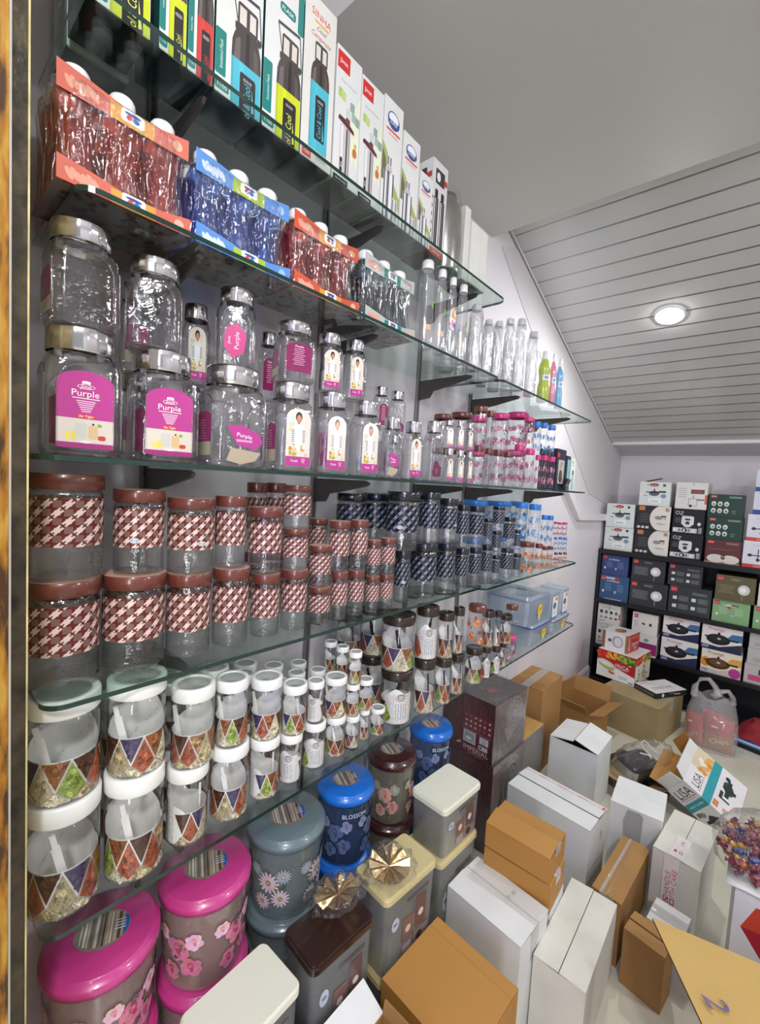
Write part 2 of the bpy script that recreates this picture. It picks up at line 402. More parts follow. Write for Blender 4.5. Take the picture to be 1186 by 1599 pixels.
for i in range(1, NP):
    o = obj('seam_strip', seam, cs); o.matrix_world = Matrix.Translation(S0+sd*pw*i) @ fr.to_4x4()
slab('ceiling_backing', [(-.1, 1.8, 2.83), (-.1, BY, 1.88), (3.2, BY, 1.88), (3.2, 1.8, 2.83)], .03, 'walld')
b = MB(); b.box(-.05, 4.0, 1.942, 3.2, BY, 2.035); obj('trim_2', b.mesh('beam', ['wall']), kind='structure')
b = MB(); b.tube([S0+Vector((.013, 0, 0))-sn*-.004, S1+Vector((.013, 0, 0))-sn*-.004], .006, 6); obj('trim_3', b.mesh('slope_edge', ['walld']), kind='structure')
# recessed LED spot in the slope
L = Vector((.555, 2.68, 2.458))
t = thing('ceiling_spotlight', 'bright round recessed LED spotlight in the sloped plank ceiling', 'light', L)
t.rotation_euler = (math.atan2(-sd.z, sd.y)*-1, 0, 0)
b = MB(); b.lathe([(.07, .0), (.07, -.006), (.056, -.009), (.054, -.002)], 32); obj('rim', b.mesh('spot_rim', ['whitep']), t)
b = MB(); b.lathe([(.054, -.003), (.048, -.016), (.028, -.026), (.0005, -.029)], 32); obj('diffuser', b.mesh('spot_diffuser', ['lamp']), t)
la = bpy.data.lights.new('spot_lamp', 'AREA'); la.shape = 'DISK'; la.size = .09; la.energy = 9; la.color = (.95, .97, 1)
lo = bpy.data.objects.new('spot_lamp', la); COL.objects.link(lo); lo.parent = t; lo.location = (0, 0, -.034)
# door jamb at the left edge of the view: rolled channel with a worn gold edge, its pale highlight painted in
slab('wall_front_stub', [(0, 0, 0), (.5, -.03, 0), (.5, -.03, 2.78), (0, 0, 2.78)], .05, 'walld')
JX, JY = .30, .072
jm = bpy.data.objects.new('door_1', None); COL.objects.link(jm); jm['kind'] = 'structure'
def strip(name, y0, y1, x0, x1, mat):
    b = MB(); n = 40
    for i in range(n):
        a, c = 2.78*i/n, 2.78*(i+1)/n; b.box(x0, y0, a, x1, y1, c)
    obj(name, b.mesh(name, [mat]), jm)
strip('painted_jamb', .04, .1085, .02, .300, 'rust'); strip('jamb_bead', .1085, .1108, .02, .3015, 'wcard2')
strip('shutter_channel', .1108, .1265, .02, .2985, 'jamb'); strip('jamb_edge', .1265, .1285, .02, .3005, 'jambe')

# ---------------------------------------------------------------- glass shelves, uprights, brackets
SZ = {1: 2.184, 2: 1.915, 3: 1.535, 4: 1.170, 5: .81}
SN = {1: 'top', 2: 'second', 3: 'third', 4: 'fourth', 5: 'lowest'}
def glass_shelf(y0, y1, z, label, x1=.27, rc=.03, lround=True, rround=True):
    o = []; n = 6
    def arc(cx, cy, a0): return [(cx+rc*cos(rad(a0+90*i/n)), cy+rc*sin(rad(a0+90*i/n))) for i in range(n+1)]
    o += [(.004, y0)]
    o += arc(x1-rc, y0+rc, -90) if lround else [(x1, y0)]
    o += arc(x1-rc, y1-rc, 0) if rround else [(x1, y1)]
    o += [(.004, y1)]
    t = thing('glass_shelf', label, 'shelf', (0, 0, z), group='glass shelves on the left wall')
    b = MB(); th = .008
    b.quad([(x, y, 0) for x, y in o]); b.quad([(x, y, -th) for x, y in o][::-1])
    obj('glass_pane', b.mesh('shelf_pane', ['glass']), t)
    b = MB()
    for i in range(len(o)-1):
        (xa, ya), (xb, yb) = o[i], o[i+1]; b.quad([(xa, ya, -th), (xb, yb, -th), (xb, yb, 0), (xa, ya, 0)])
    obj('polished_edge', b.mesh('shelf_edge', ['gedge']), t)
glass_shelf(.192, 1.462, SZ[1], 'topmost glass shelf with rounded corner under the bottle cartons')
glass_shelf(.185, 1.464, SZ[2], 'second glass shelf from the top under the shrink-wrapped bottle packs')
glass_shelf(1.468, 2.538, SZ[2], 'glass shelf under the lime and pink bottles, right of a joint')
glass_shelf(.14, 2.536, SZ[3], 'middle glass shelf at eye level carrying square purple-label jars')
glass_shelf(.152, 1.45, SZ[4], 'glass shelf carrying the brown and black houndstooth jars')
glass_shelf(1.454, 2.48, SZ[4]-.012, 'short glass shelf under the flower jars, right of a joint')
glass_shelf(.152, 2.53, SZ[5], 'lowest glass shelf carrying the nut-label jars above the buckets')
b = MB(); b.box(.001, -.009, .45, .010, -.004, 2.45); b.box(.001, .004, .45, .010, .009, 2.45); b.box(.001, -.009, .45, .003, .009, 2.45)
for i in range(40): b.box(.003, -.002, .5+i*.048, .0035, .002, .525+i*.048, m=1)
upm = b.mesh('slotted_channel', ['upright', 'black']); upshort = upm.copy()
for v in upshort.vertices:
    if v.co.z > 1.93: v.co.z = 1.93
b = MB(); prof = [(.012, -.010), (.215, -.010), (.232, -.016), (.225, -.024), (.12, -.045), (.075, -.052), (.06, -.075), (.012, -.08)]
for s_ in (-.003, .003):
    P = [(x, s_, z) for x, z in prof]; b.quad(P if s_ < 0 else P[::-1])
for i in range(len(prof)):
    (xa, za), (xb, zb) = prof[i], prof[(i+1) % len(prof)]; b.quad([(xa, -.003, za), (xa, .003, za), (xb, .003, zb), (xb, -.003, zb)])
brm = b.mesh('bracket_arm', ['bracket'])
for k, y in enumerate((.38, .852, 1.33, 1.71, 2.31)):
    u = obj('wall_upright', upm if y < 1.45 else upshort, None, (0, y, 0)); tag(u, f'grey slotted wall upright, {ORD[k]} from the door jamb, behind the shelves', 'upright', 'slotted uprights')
    for s in (1, 2, 3, 4, 5):
        if s == 1 and y > 1.45: continue
        o = obj('shelf_bracket', brm, None, (0, y, SZ[s]-(.012 if s == 4 and y > 1.45 else 0)))
        tag(o, f'dark steel bracket under the {SN[s]} glass shelf, {ORD[k]} from the door jamb', 'bracket', 'shelf brackets')

# ================================================================ jars
R0, H0 = .05, .16
NUTC = [C('#8f5a34'), C('#4d3022'), C('#ab5a3e'), C('#b5a880'), C('#463c60'), C('#93a84a'), C('#cfc3a6'), C('#8c4440'), C('#a5845c')]
TOPC, MIDC, LOWC = (0, 1, 4, 0, 1, 8), (2, 3, 2, 6, 5, 2), (6, 3, 6, 6, 3, 6)
def nut_label(seed):
    R = random.Random(seed); b = MB(); r = .0475; n = 36
    def hh(t):
        c = cos(t); return H0*(.44+(.13*max(0, -c)**.5+.13*max(0, cos(t-2.75))**8 if c < 0 else 0))
    rows = [[], []]
    for k in range(n):
        t = 2*pi*k/n
        rows[0].append((r*cos(t), r*sin(t), .006)); rows[1].append((r*cos(t), r*sin(t), hh(t)))
    b.grid(rows, C('#f3f3ef'), 0)
    p = Print(b, (0, 0, 0), (0, 1, 0), (0, 0, 1), 1, (r, 0))
    W = 2*pi*r*.68/5; top = .44*H0; mid = .56*top; lo = .006; u0 = -2.5*W
    def patch(P, col):
        cx = sum(a for a, _ in P)/len(P); cy = sum(a for _, a in P)/len(P)
        Q = [(cx+(x-cx)*.93, cy+(y-cy)*.93) for x, y in P]; p.poly(Q, col)
        xs = [a for a, _ in Q]; ys = [a for _, a in Q]
        for _ in range(22):
            a, c = R.uniform(.1, 1), R.uniform(0, 1); i = R.randrange(len(Q)); j = (i+1) % len(Q)
            x = cx+(Q[i][0]*(1-c)+Q[j][0]*c-cx)*a*.75; y = cy+(Q[i][1]*(1-c)+Q[j][1]*c-cy)*a*.75
            f = R.choice((.4, .6, 1.3, 1.8, 1.0)); p.ell(x, y, W*R.uniform(.06, .10), W*R.uniform(.08, .15), tuple(min(.9, q*f) for q in col), 8, R.uniform(0, 3))
    k = seed
    for i in range(5):
        a = u0+i*W
        patch([(a, top), (a+W, top), (a+W/2, mid*.66)], NUTC[TOPC[(i+k) % 6]])
        patch([(a+W/2, mid*.6), (a+W, top*.98), (a+1.5*W, mid*.6), (a+W, lo)], NUTC[MIDC[(i+2*k) % 6]])
        patch([(a+W/2, mid*.62), (a+W, lo), (a, lo)], NUTC[LOWC[(i+k) % 6]])
    # white back panel with an oval badge and text bars
    q = Print(b, (0, 0, 0), (0, 1, 0), (0, 0, 1), 1, (r, pi))
    q.rect(-.045, .006, .045, .095, C('#eceae6')); q.ell(0, .085, .019, .011, C('#5a4034'), 18); q.ell(0, .085, .0175, .0095, C('#f0eeea'), 18)
    q.text('DXO', 0, .085, .012, C('#3a2a24'))
    for i in range(5): q.rect(-.017+i*.008, .018, -.015+i*.008, .068, C('#8fb0c8') if i % 2 else C('#9aa0a4'))
    return b.mesh('nut_label', ['pr', 'nut'])
def jar_body(mat):
    b = MB()
    b.lathe([(.0005, .002), (.042, .002), (.047, .0008), (.0496, .004), (.05, .01), (.05, .124), (.0485, .1285), (.0455, .131), (.0455, .138)], 32)
    return b.mesh('jar_body', [mat])
def nut_lid(white):
    b = MB(); m = 'wlid' if white else 'klid'
    b.lathe([(.0505, .1335), (.0515, .135), (.0515, .157), (.050, .16), (.0385, .16), (.0375, .1575)], 40)
    return b.mesh('screw_lid', [m])
def nut_window(white):
    b = MB(); b.lathe([(.0378, .1575), (.02, .1572), (.0003, .1572)], 32); return b.mesh('lid_window', ['tub' if white else 'klid'])
def spoon(white):
    b = MB(); b.box(.030, -.006, .03, .0335, .006, .105); i0 = len(b.v); b.box(.029, -.004, .1, .0345, .004, .125)
    b.xf(Matrix.Rotation(rad(14), 4, 'X')); return b.mesh('measuring_spoon', ['whitep' if white else 'smoke'])
def nut_jar(x, y, z, r, h, rot, white, label, seed, group, parts=True):
    t = thing('spice_jar', label, 'jar', (x, y, z+.0004), rad(rot), group, (r/.0512, r/.0512, (h-.0008)/H0))
    obj('jar_body', cached(('nb',), lambda: jar_body('pet')), t)
    l = obj('lid', cached(('nl', white), lambda: nut_lid(white)), t); obj('lid_window', cached(('nw', white), lambda: nut_window(white)), l)
    obj('nut_label', cached(('nlab', seed % 3), lambda: nut_label(seed % 3)), t)
    if parts: obj('spoon', cached(('sp', white), lambda: spoon(white)), t)
WHITE = [(0.2, 0.194, 0.81, 0.0519, 0.186, 10, 0, 0, 2), (0.199, 0.193, 0.996, 0.0509, 0.167, -25, 0, 1, 2), (0.213, 0.297, 0.81, 0.0481, 0.187, -5, 1, 0, 2), (0.213, 0.298, 0.997, 0.0469, 0.165, -30, 1, 1, 2), (0.212, 0.394, 0.81, 0.0384, 0.151, 60, 2, 0, 2), (0.214, 0.4, 0.961, 0.0398, 0.156, -60, 2, 1, 2), (0.213, 0.483, 0.81, 0.0387, 0.155, -15, 3, 0, 2), (0.213, 0.483, 0.965, 0.0332, 0.138, -50, 3, 1, 2), (0.216, 0.568, 0.81, 0.033, 0.136, 50, 4, 0, 2), (0.216, 0.567, 0.946, 0.0341, 0.136, -70, 4, 1, 2), (0.219, 0.639, 0.81, 0.0269, 0.116, 130, 5, 0, 2), (0.221, 0.642, 0.926, 0.029, 0.118, 20, 5, 1, 2), (0.216, 0.714, 0.81, 0.0278, 0.114, 150, 6, 0, 2), (0.215, 0.712, 0.924, 0.0213, 0.103, 120, 6, 1, 2), (0.219, 0.783, 0.81, 0.0259, 0.104, -20, 7, 0, 2), (0.215, 0.78, 0.914, 0.0291, 0.104, -80, 7, 1, 2), (0.229, 0.836, 0.81, 0.0189, 0.088, 0, 8, 0, 2), (0.227, 0.833, 0.898, 0.018, 0.087, -60, 8, 1, 2), (0.227, 0.886, 0.81, 0.0142, 0.086, 30, 9, 0, 2), (0.225, 0.885, 0.896, 0.0204, 0.086, -90, 9, 1, 2), (0.233, 0.934, 0.81, 0.021, 0.076, 0, 10, 0, 1)]
BROWNNUT = [(0.22, 1.03, 0.81, 0.0503, 0.161, 150, 0, 0, 2), (0.217, 1.028, 0.971, 0.0528, 0.166, -15, 0, 1, 2), (0.248, 1.134, 0.81, 0.0362, 0.172, 10, 1, 0, 2), (0.247, 1.133, 0.982, 0.0369, 0.166, 140, 1, 1, 2), (0.259, 1.227, 0.81, 0.0282, 0.151, -10, 2, 0, 2), (0.258, 1.227, 0.961, 0.0269, 0.152, 0, 2, 1, 2), (0.258, 1.316, 0.81, 0.0228, 0.14, 20, 3, 0, 2), (0.254, 1.313, 0.95, 0.0194, 0.163, 30, 3, 1, 2), (0.251, 1.444, 0.81, 0.0333, 0.13, -60, 4, 0, 1), (0.266, 1.511, 0.81, 0.0187, 0.119, 150, 5, 0, 2), (0.264, 1.51, 0.929, 0.0233, 0.14, 0, 5, 1, 2), (0.274, 1.577, 0.81, 0.0179, 0.105, 150, 6, 0, 2), (0.272, 1.575, 0.915, 0.0143, 0.141, 50, 6, 1, 2), (0.263, 1.658, 0.81, 0.0148, 0.099, 0, 7, 0, 2), (0.266, 1.659, 0.909, 0.0258, 0.116, -60, 7, 1, 2)]
TIER = {(2, 0): 'bottom', (2, 1): 'top', (3, 0): 'bottom', (3, 1): 'middle', (3, 2): 'top', (1, 0): 'single'}
for (x, y, z, r, h, st, i, j, n) in WHITE:
    what = {130: 'white text panel showing', 150: 'white text panel showing', 120: 'white text panel showing'}.get(st, 'nut pictures')
    nut_jar(x, y, z, r, h, st, True, f'white-lidded jar, {what}, {TIER[(n, j)]} of the {ORD[i]} front stack from the jamb', i*2+j, 'white-lidded nut jars on the lowest shelf')
NI = [(.146, .655, .027, 4, 0), (.138, .722, .025, 5, 0), (.152, .783, .024, 6, 0), (.072, .61, .031, 2, 1), (.08, .69, .028, 3, 1), (.09, .765, .025, 4, 1), (.064, .52, .036, 1, 1), (.12, .575, .03, 3, 0), (.12, .31, .042, 0, 0), (.125, .408, .04, 1, 0), (.13, .495, .033, 2, 0), (.045, .425, .04, 0, 1)]
for k, (x, y, r, q, row) in enumerate(NI):
    hh = {0: .205, 1: .205, 2: .2, 3: .24, 4: .215, 5: .205, 6: .25}.get(k, .28 if k > 7 else .24)
    for j in (0, 1):
        nut_jar(x-.012, y, .81+j*hh/2, r*.92, hh/2, 40*k+70*j, True, f'{"upper" if j else "lower"} white-lidded jar of the {ORD[q]} stack in the {"rear" if row else "middle"} row', k+j, 'white-lidded nut jars in the back rows', parts=j == 1 and k < 7)
for k, x in enumerate((.178, .13)):
    for j in (0, 1):
        nut_jar(x, .836, .81+j*.088, .018, .087, 30*k, True, f'small white-lidded nut jar, {"upper" if j else "lower"}, {"one" if k == 0 else "two"} behind the ninth front stack', k, 'white-lidded nut jars in the back rows', False)
for k, x in enumerate((.228, .178, .13)):
    nut_jar(x, .836, .986, .0175, .086, (-60, -20, 30)[k], True, f'small white-lidded jar on the three-high row, {("front", "middle", "rear")[k]} of three', k+1, 'small jars on the three-high row', False)
for (x, y, z, r, h, st, i, j, n) in BROWNNUT:
    what = 'white text panel' if st in (130, 150, 140) else 'nut pictures'
    nut_jar(x, y, z, r*.96, h, st, False, f'dark-lidded jar, {what} showing, {TIER[(n, j)]} of the {ORD[i]} dark stack, lowest shelf', i+j, 'dark-lidded nut jars on the lowest shelf')
for k, (x, y, r) in enumerate(((.09, 1.06, .044), (.08, .955, .04))):
    for j in (0, 1):
        nut_jar(x, y, .81+j*.16, r, .158, -25+40*k, False, f'shaded dark-lidded nut jar, {"upper" if j else "lower"}, in the {"nearer" if k == 0 else "farther"} stack behind the white jars', k+j, 'dark-lidded nut jars in the back row')

# ---- houndstooth canisters
def hs_body():
    b = MB(); P = [(.0005, .002), (.038, .002), (.0405, .003)]
    for i in range(7):
        z = .006+i*.0058; P += [(.0421, z), (.0401, z+.0029)]
    P += [(.042, .048), (.042, .12), (.0405, .1255), (.039, .127), (.039, .13)]
    b.lathe(P, 32); return b.mesh('canister_body', ['petw'])
def hs_band(mat):
    b = MB(); n = 48; b.lathe([(.0423, .049), (.0423, .117)], n, uvf=lambda a, k: (k*11/n, a*2.83)); return b.mesh('houndstooth_band', [mat])
def hs_lid(m):
    b = MB(); b.lathe([(.0425, .1285), (.0435, .129), (.0435, .149), (.0425, .15)], 36, m=0); b.lathe([(.0425, .15), (.0002, .15)], 36, m=1, sm=False)
    return b.mesh('canister_lid', [m, 'mtop' if m == 'mlid' else m])
def hs_badge():
    b = MB(); p = Print(b, (0, 0, 0), (0, 1, 0), (0, 0, 1), 0, (.0427, 0)); p.ell(0, .062, .008, .005, C('#c8ccd4'), 14); p.ell(0, .062, .006, .0035, C('#8b93ab'), 12)
    return b.mesh('oval_sticker', ['pr'])
def houndstooth_jar(x, y, z, r, h, brown, label, group, rot=0, badge=False):
    t = thing('canister', label, 'jar', (x, y, z+.0004), rad(rot), group, (r/.0433, r/.0433, (h-.0008)/.15))
    obj('jar_body', cached(('hsb',), hs_body), t); obj('patterned_band', cached(('hsp', brown), lambda: hs_band('hb' if brown else 'hk')), t)
    obj('lid', cached(('hsl', brown), lambda: hs_lid('mlid' if brown else 'blid')), t)
    if badge: obj('oval_sticker', cached(('hsbd',), hs_badge), t)
HB = [(0.175, 0.196, 1.17, 0.0521, 0.171, 0, 0, 0, 2), (0.176, 0.2, 1.341, 0.0516, 0.167, 0, 0, 1, 2), (0.177, 0.303, 1.17, 0.0512, 0.168, 0, 1, 0, 2), (0.179, 0.308, 1.338, 0.0418, 0.148, 0, 1, 1, 2), (0.19, 0.397, 1.17, 0.0408, 0.16, 0, 2, 0, 2), (0.19, 0.398, 1.33, 0.0432, 0.143, 0, 2, 1, 2), (0.195, 0.483, 1.17, 0.0368, 0.161, 0, 3, 0, 2), (0.193, 0.479, 1.331, 0.0313, 0.147, 0, 3, 1, 2), (0.199, 0.565, 1.17, 0.0317, 0.14, 0, 4, 0, 2), (0.196, 0.561, 1.31, 0.0368, 0.145, 0, 4, 1, 2), (0.204, 0.641, 1.17, 0.0302, 0.141, 0, 5, 0, 3), (0.203, 0.639, 1.311, 0.03, 0.095, 0, 5, 1, 3), (0.203, 0.639, 1.406, 0.0334, 0.099, 0, 5, 2, 3), (0.206, 0.718, 1.17, 0.028, 0.09, 0, 6, 0, 2), (0.204, 0.716, 1.26, 0.0281, 0.102, 0, 6, 1, 2), (0.218, 0.772, 1.17, 0.0219, 0.123, 0, 7, 0, 2), (0.215, 0.768, 1.293, 0.0266, 0.128, 0, 7, 1, 2), (0.219, 0.833, 1.17, 0.022, 0.12, 0, 8, 0, 2), (0.22, 0.834, 1.29, 0.0235, 0.132, 0, 8, 1, 2), (0.229, 0.886, 1.17, 0.0192, 0.099, 0, 9, 0, 2), (0.228, 0.886, 1.269, 0.0191, 0.098, 0, 9, 1, 2), (0.228, 0.945, 1.17, 0.0199, 0.097, 0, 10, 0, 2), (0.228, 0.944, 1.267, 0.0225, 0.102, 0, 10, 1, 2)]
HK = [(0.216, 1.031, 1.17, 0.0238, 0.156, 0, 0, 0, 2), (0.209, 1.026, 1.326, 0.0492, 0.174, 0, 0, 1, 2), (0.215, 1.14, 1.17, 0.0413, 0.171, 0, 1, 0, 2), (0.222, 1.145, 1.341, 0.032, 0.16, 0, 1, 1, 2), (0.234, 1.24, 1.17, 0.0303, 0.167, 0, 2, 0, 2), (0.232, 1.239, 1.337, 0.0301, 0.147, 0, 2, 1, 2), (0.234, 1.341, 1.17, 0.0219, 0.142, 0, 3, 0, 2), (0.228, 1.338, 1.312, 0.0207, 0.152, 0, 3, 1, 2), (0.238, 1.426, 1.17, 0.0215, 0.138, 0, 4, 0, 2), (0.234, 1.424, 1.308, 0.027, 0.151, 0, 4, 1, 2), (0.248, 1.493, 1.17, 0.0191, 0.146, 0, 5, 0, 2), (0.246, 1.492, 1.316, 0.0168, 0.097, 0, 5, 1, 2), (0.248, 1.572, 1.17, 0.0155, 0.099, 0, 6, 0, 3), (0.244, 1.57, 1.269, 0.0178, 0.094, 0, 6, 1, 3), (0.245, 1.571, 1.363, 0.0231, 0.095, 0, 6, 2, 3), (0.251, 1.657, 1.17, 0.0245, 0.121, 0, 7, 0, 2), (0.251, 1.657, 1.291, 0.022, 0.125, 0, 7, 1, 2), (0.267, 1.718, 1.17, 0.0149, 0.096, 0, 8, 0, 2), (0.263, 1.716, 1.266, 0.0124, 0.098, 0, 8, 1, 2)]
for (x, y, z, r, h, st, i, j, n) in HB:
    houndstooth_jar(x, y, z, r, h, True, f'maroon-lidded houndstooth canister, {TIER[(n, j)]} of the {ORD[i]} brown stack from the door jamb', 'brown houndstooth canisters', 30*i-20*j-40, (i, j) in ((1, 1), (2, 1), (5, 1)))
for (x, y, z, r, h, st, i, j, n) in HK:
    houndstooth_jar(x, y, z, r, h, False, f'black-lidded dark houndstooth canister, {TIER[(n, j)]} of the {ORD[i]} black stack on the fourth shelf', 'black houndstooth canisters', 30*i-20*j-40, (i, j) in ((0, 1), (2, 1), (0, 0), (4, 0), (4, 1)))
for k, (x, y, r, h) in enumerate(((.092, .604, .024, .336), (.09, .66, .024, .337), (.093, .80, .026, .245))):
    for j in (0, 1): houndstooth_jar(x, y, 1.17+j*h/2, r, h/2, True, f'shaded brown houndstooth canister in the back row, {"upper" if j else "lower"} of the {ORD[k]} stack', 'back-row houndstooth canisters', 15)
for k, (x, y, r, h) in enumerate(((.095, .925, .045, .317), (.095, 1.03, .045, .319), (.09, 1.13, .045, .32), (.09, 1.24, .045, .32), (.11, 1.34, .04, .3), (.11, 1.44, .04, .3))):
    for j in (0, 1): houndstooth_jar(x, y, 1.17+j*h/2, r, h/2, False, f'shaded black houndstooth canister in the back row, {"upper" if j else "lower"} of the {ORD[k]} stack', 'back-row houndstooth canisters', 15*k)

# ---- flower canisters
FC = {'pink': ('glid', C('#cf7a9c'), C('#e6b4c8'), C('#b8557f')), 'blue': ('ulid', C('#6fa3d8'), C('#a9cdec'), C('#3f7fc4')), 'brown': ('mlid', C('#d9793f'), C('#eaa878'), C('#b4552a')), 'plain': ('mlid', C('#b98a86'), C('#d0b0a8'), C('#9a6a66'))}
def fl_body():
    b = MB(); b.lathe([(.0003, .002), (.026, .002), (.0295, .004), (.03, .01), (.03, .098), (.0285, .102), (.0275, .105)], 28); return b.mesh('flower_jar_body', ['pet'])
def fl_lid(k):
    b = MB(); b.lathe([(.030, .103), (.031, .104), (.031, .119), (.0295, .121), (.0002, .121)], 32); return b.mesh('flower_jar_lid', [FC[k][0]])
def fl_print(k):
    b = MB(); R = random.Random(k); p = Print(b, (0, 0, 0), (0, 1, 0), (0, 0, 1), 0, (.0303, 0)); _, a, c, d = FC[k]
    if k == 'plain': p.rect(-.02, .06, .02, .062, c); return b.mesh('plain_print', ['pr'])
    for ring in range(2):
        for i in range(6):
            u = (i+.5*ring)*pi*.0303/3; v = .03+.042*ring+R.uniform(-.006, .006); s = R.uniform(.007, .010)
            for q in range(5): p.ell(u+s*.6*cos(q*1.257), v+s*.6*sin(q*1.257), s*.5, s*.5, (a, c)[q % 2], 9)
            p.ell(u, v, s*.3, s*.3, d, 8)
            p.ell(u+s*1.3, v-s, s*.5, s*.22, d, 7, .7)
    for i in range(5): p.rect(-.01+i*.0001, .088-i*.003, .012, .0872-i*.003, d)
    return b.mesh('flower_print', ['pr'])
def flower_jar(x, y, z, r, h, k, label, group, rot=0):
    t = thing('flower_canister', label, 'jar', (x, y, z+.0004), rad(rot), group, (r/.0305, r/.0305, (h-.0008)/.121))
    obj('jar_body', cached('flb', fl_body), t); obj('lid', cached(('fll', k), lambda: fl_lid(k)), t); obj('flower_print', cached(('flp', k), lambda: fl_print(k)), t)
FL4 = [(0.256, 1.837, 1.17, 0.0299, 0.149, 'brown', 0, 0, 2), (0.225, 1.824, 1.319, 0.0261, 0.166, 'blue', 0, 1, 2), (0.27, 1.933, 1.17, 0.016, 0.136, 'brown', 1, 0, 2), (0.243, 1.922, 1.306, 0.0254, 0.173, 'blue', 1, 1, 2), (0.264, 2.021, 1.17, 0.0124, 0.117, 'brown', 2, 0, 2), (0.253, 2.017, 1.287, 0.0137, 0.143, 'blue', 2, 1, 2), (0.267, 2.079, 1.17, 0.0112, 0.114, 'brown', 3, 0, 2), (0.259, 2.076, 1.284, 0.0125, 0.143, 'blue', 3, 1, 2)]
FL4b = [(0.253, 2.198, 1.17, 0.0087, 0.072, 'brown', 0, 0, 3), (0.247, 2.196, 1.242, 0.0087, 0.075, 'blue', 0, 1, 3), (0.243, 2.195, 1.318, 0.0102, 0.075, 'pink', 0, 2, 3), (0.26, 2.24, 1.17, 0.0088, 0.07, 'brown', 1, 0, 3), (0.255, 2.239, 1.24, 0.0095, 0.076, 'blue', 1, 1, 3), (0.25, 2.237, 1.316, 0.0103, 0.073, 'pink', 1, 2, 3), (0.267, 2.284, 1.17, 0.0089, 0.068, 'brown', 2, 0, 3), (0.262, 2.283, 1.238, 0.0096, 0.074, 'blue', 2, 1, 3), (0.257, 2.281, 1.312, 0.0104, 0.077, 'pink', 2, 2, 3)]
BR3 = [(0.24, 1.395, 1.535, 0.0176, 0.136, 'brown', 0, 0, 1), (0.244, 1.461, 1.535, 0.0141, 0.132, 'brown', 1, 0, 1), (0.24, 1.542, 1.535, 0.018, 0.135, 'brown', 2, 0, 1), (0.24, 1.627, 1.535, 0.018, 0.135, 'brown', 3, 0, 1)]
PK3 = [(0.237, 1.733, 1.535, 0.0212, 0.175, 'pink', 0, 0, 1), (0.239, 1.833, 1.535, 0.0187, 0.167, 'pink', 1, 0, 2), (0.227, 1.828, 1.702, 0.0206, 0.132, 'pink', 1, 1, 2), (0.246, 1.906, 1.535, 0.0119, 0.147, 'pink', 2, 0, 2), (0.233, 1.901, 1.682, 0.0132, 0.143, 'blue', 2, 1, 2), (0.246, 1.98, 1.535, 0.0122, 0.151, 'pink', 3, 0, 2), (0.234, 1.975, 1.686, 0.0142, 0.144, 'blue', 3, 1, 2), (0.243, 2.073, 1.535, 0.0153, 0.152, 'pink', 4, 0, 2), (0.233, 2.069, 1.687, 0.0174, 0.146, 'blue', 4, 1, 2)]
for (x, y, z, r, h, k, i, j, n) in FL4: flower_jar(x, y, z-.012, r, h, k, f'{k}-lidded flower canister, {TIER[(n, j)]} of the {ORD[i]} flower stack on the fourth shelf', 'flower canisters on the fourth shelf', -30+20*i)
for (x, y, z, r, h, k, i, j, n) in FL4b: flower_jar(x, y, z-.012, r, h, k, f'tiny {k}-lidded flower canister in the {ORD[i]} of three last stacks on the fourth shelf', 'tiny flower canisters at the shelf end', -30)
for (x, y, z, r, h, k, i, j, n) in PK3: flower_jar(x, y, z, r, h, k, f'{k}-lidded clear canister, {TIER[(n, j)]} of the {ORD[i]} pink stack on the middle shelf', 'pink and blue canisters on the middle shelf', -30+15*i)
for (x, y, z, r, h, k, i, j, n) in BR3: flower_jar(x, y, z, r, h, 'plain', f'plain brown-lidded clear canister, {ORD[i]} in the front row left of the pink ones', 'brown-lidded canisters on the middle shelf', 0)
for k, (x, y, z, r, h) in enumerate(((.237, 1.395, 1.671, .0225, .135), (.24, 1.465, 1.667, .0165, .135))): flower_jar(x, y, z, r, h, 'plain', f'plain brown-lidded canister standing on the {ORD[k]} front one', 'brown-lidded canisters on the middle shelf')
for k, (x, y, r, h, c) in enumerate(((.115, 1.346, .033, .243, 'plain'), (.105, 1.486, .04, .271, 'plain'), (.11, 1.61, .034, .276, 'pink'), (.14, 1.735, .036, .304, 'pink'), (.13, 1.92, .047, .337, 'pink'))):
    for j in (0, 1): flower_jar(x, y, 1.535+j*h/2, r, h/2, c, f'{"pink" if c == "pink" else "brown"}-lidded canister in the back row of the middle shelf, {"upper" if j else "lower"} of the {ORD[k]} stack', 'back-row canisters on the middle shelf', 10*k)
for k, (x, y, r, h) in enumerate(((.095, 1.654, .05, .315), (.09, 1.882, .056, .312), (.1, 2.07, .044, .312))):
    for j in (0, 1): flower_jar(x, y, 1.158+j*h/2, r, h/2, 'blue', f'wide blue-lidded canister in the back row of the fourth shelf, {"upper" if j else "lower"} of the {ORD[k]} stack', 'back-row canisters on the fourth shelf', 20*k)
flower_jar(.251, 1.446, .94, .032, .158, 'brown', 'brown-lidded canister with orange flowers on top of a nut jar, lowest shelf', 'flower canisters on the lowest shelf', -30)
flower_jar(.255, 1.735, .81, .026, .11, 'pink', 'dark clip-lid jar with pink flowers, lower one beside the plastic tubs', 'flower canisters on the lowest shelf'); flower_jar(.255, 1.735, .92, .024, .13, 'plain', 'dark clip-lid jar standing beside the frosted plastic tubs', 'flower canisters on the lowest shelf')

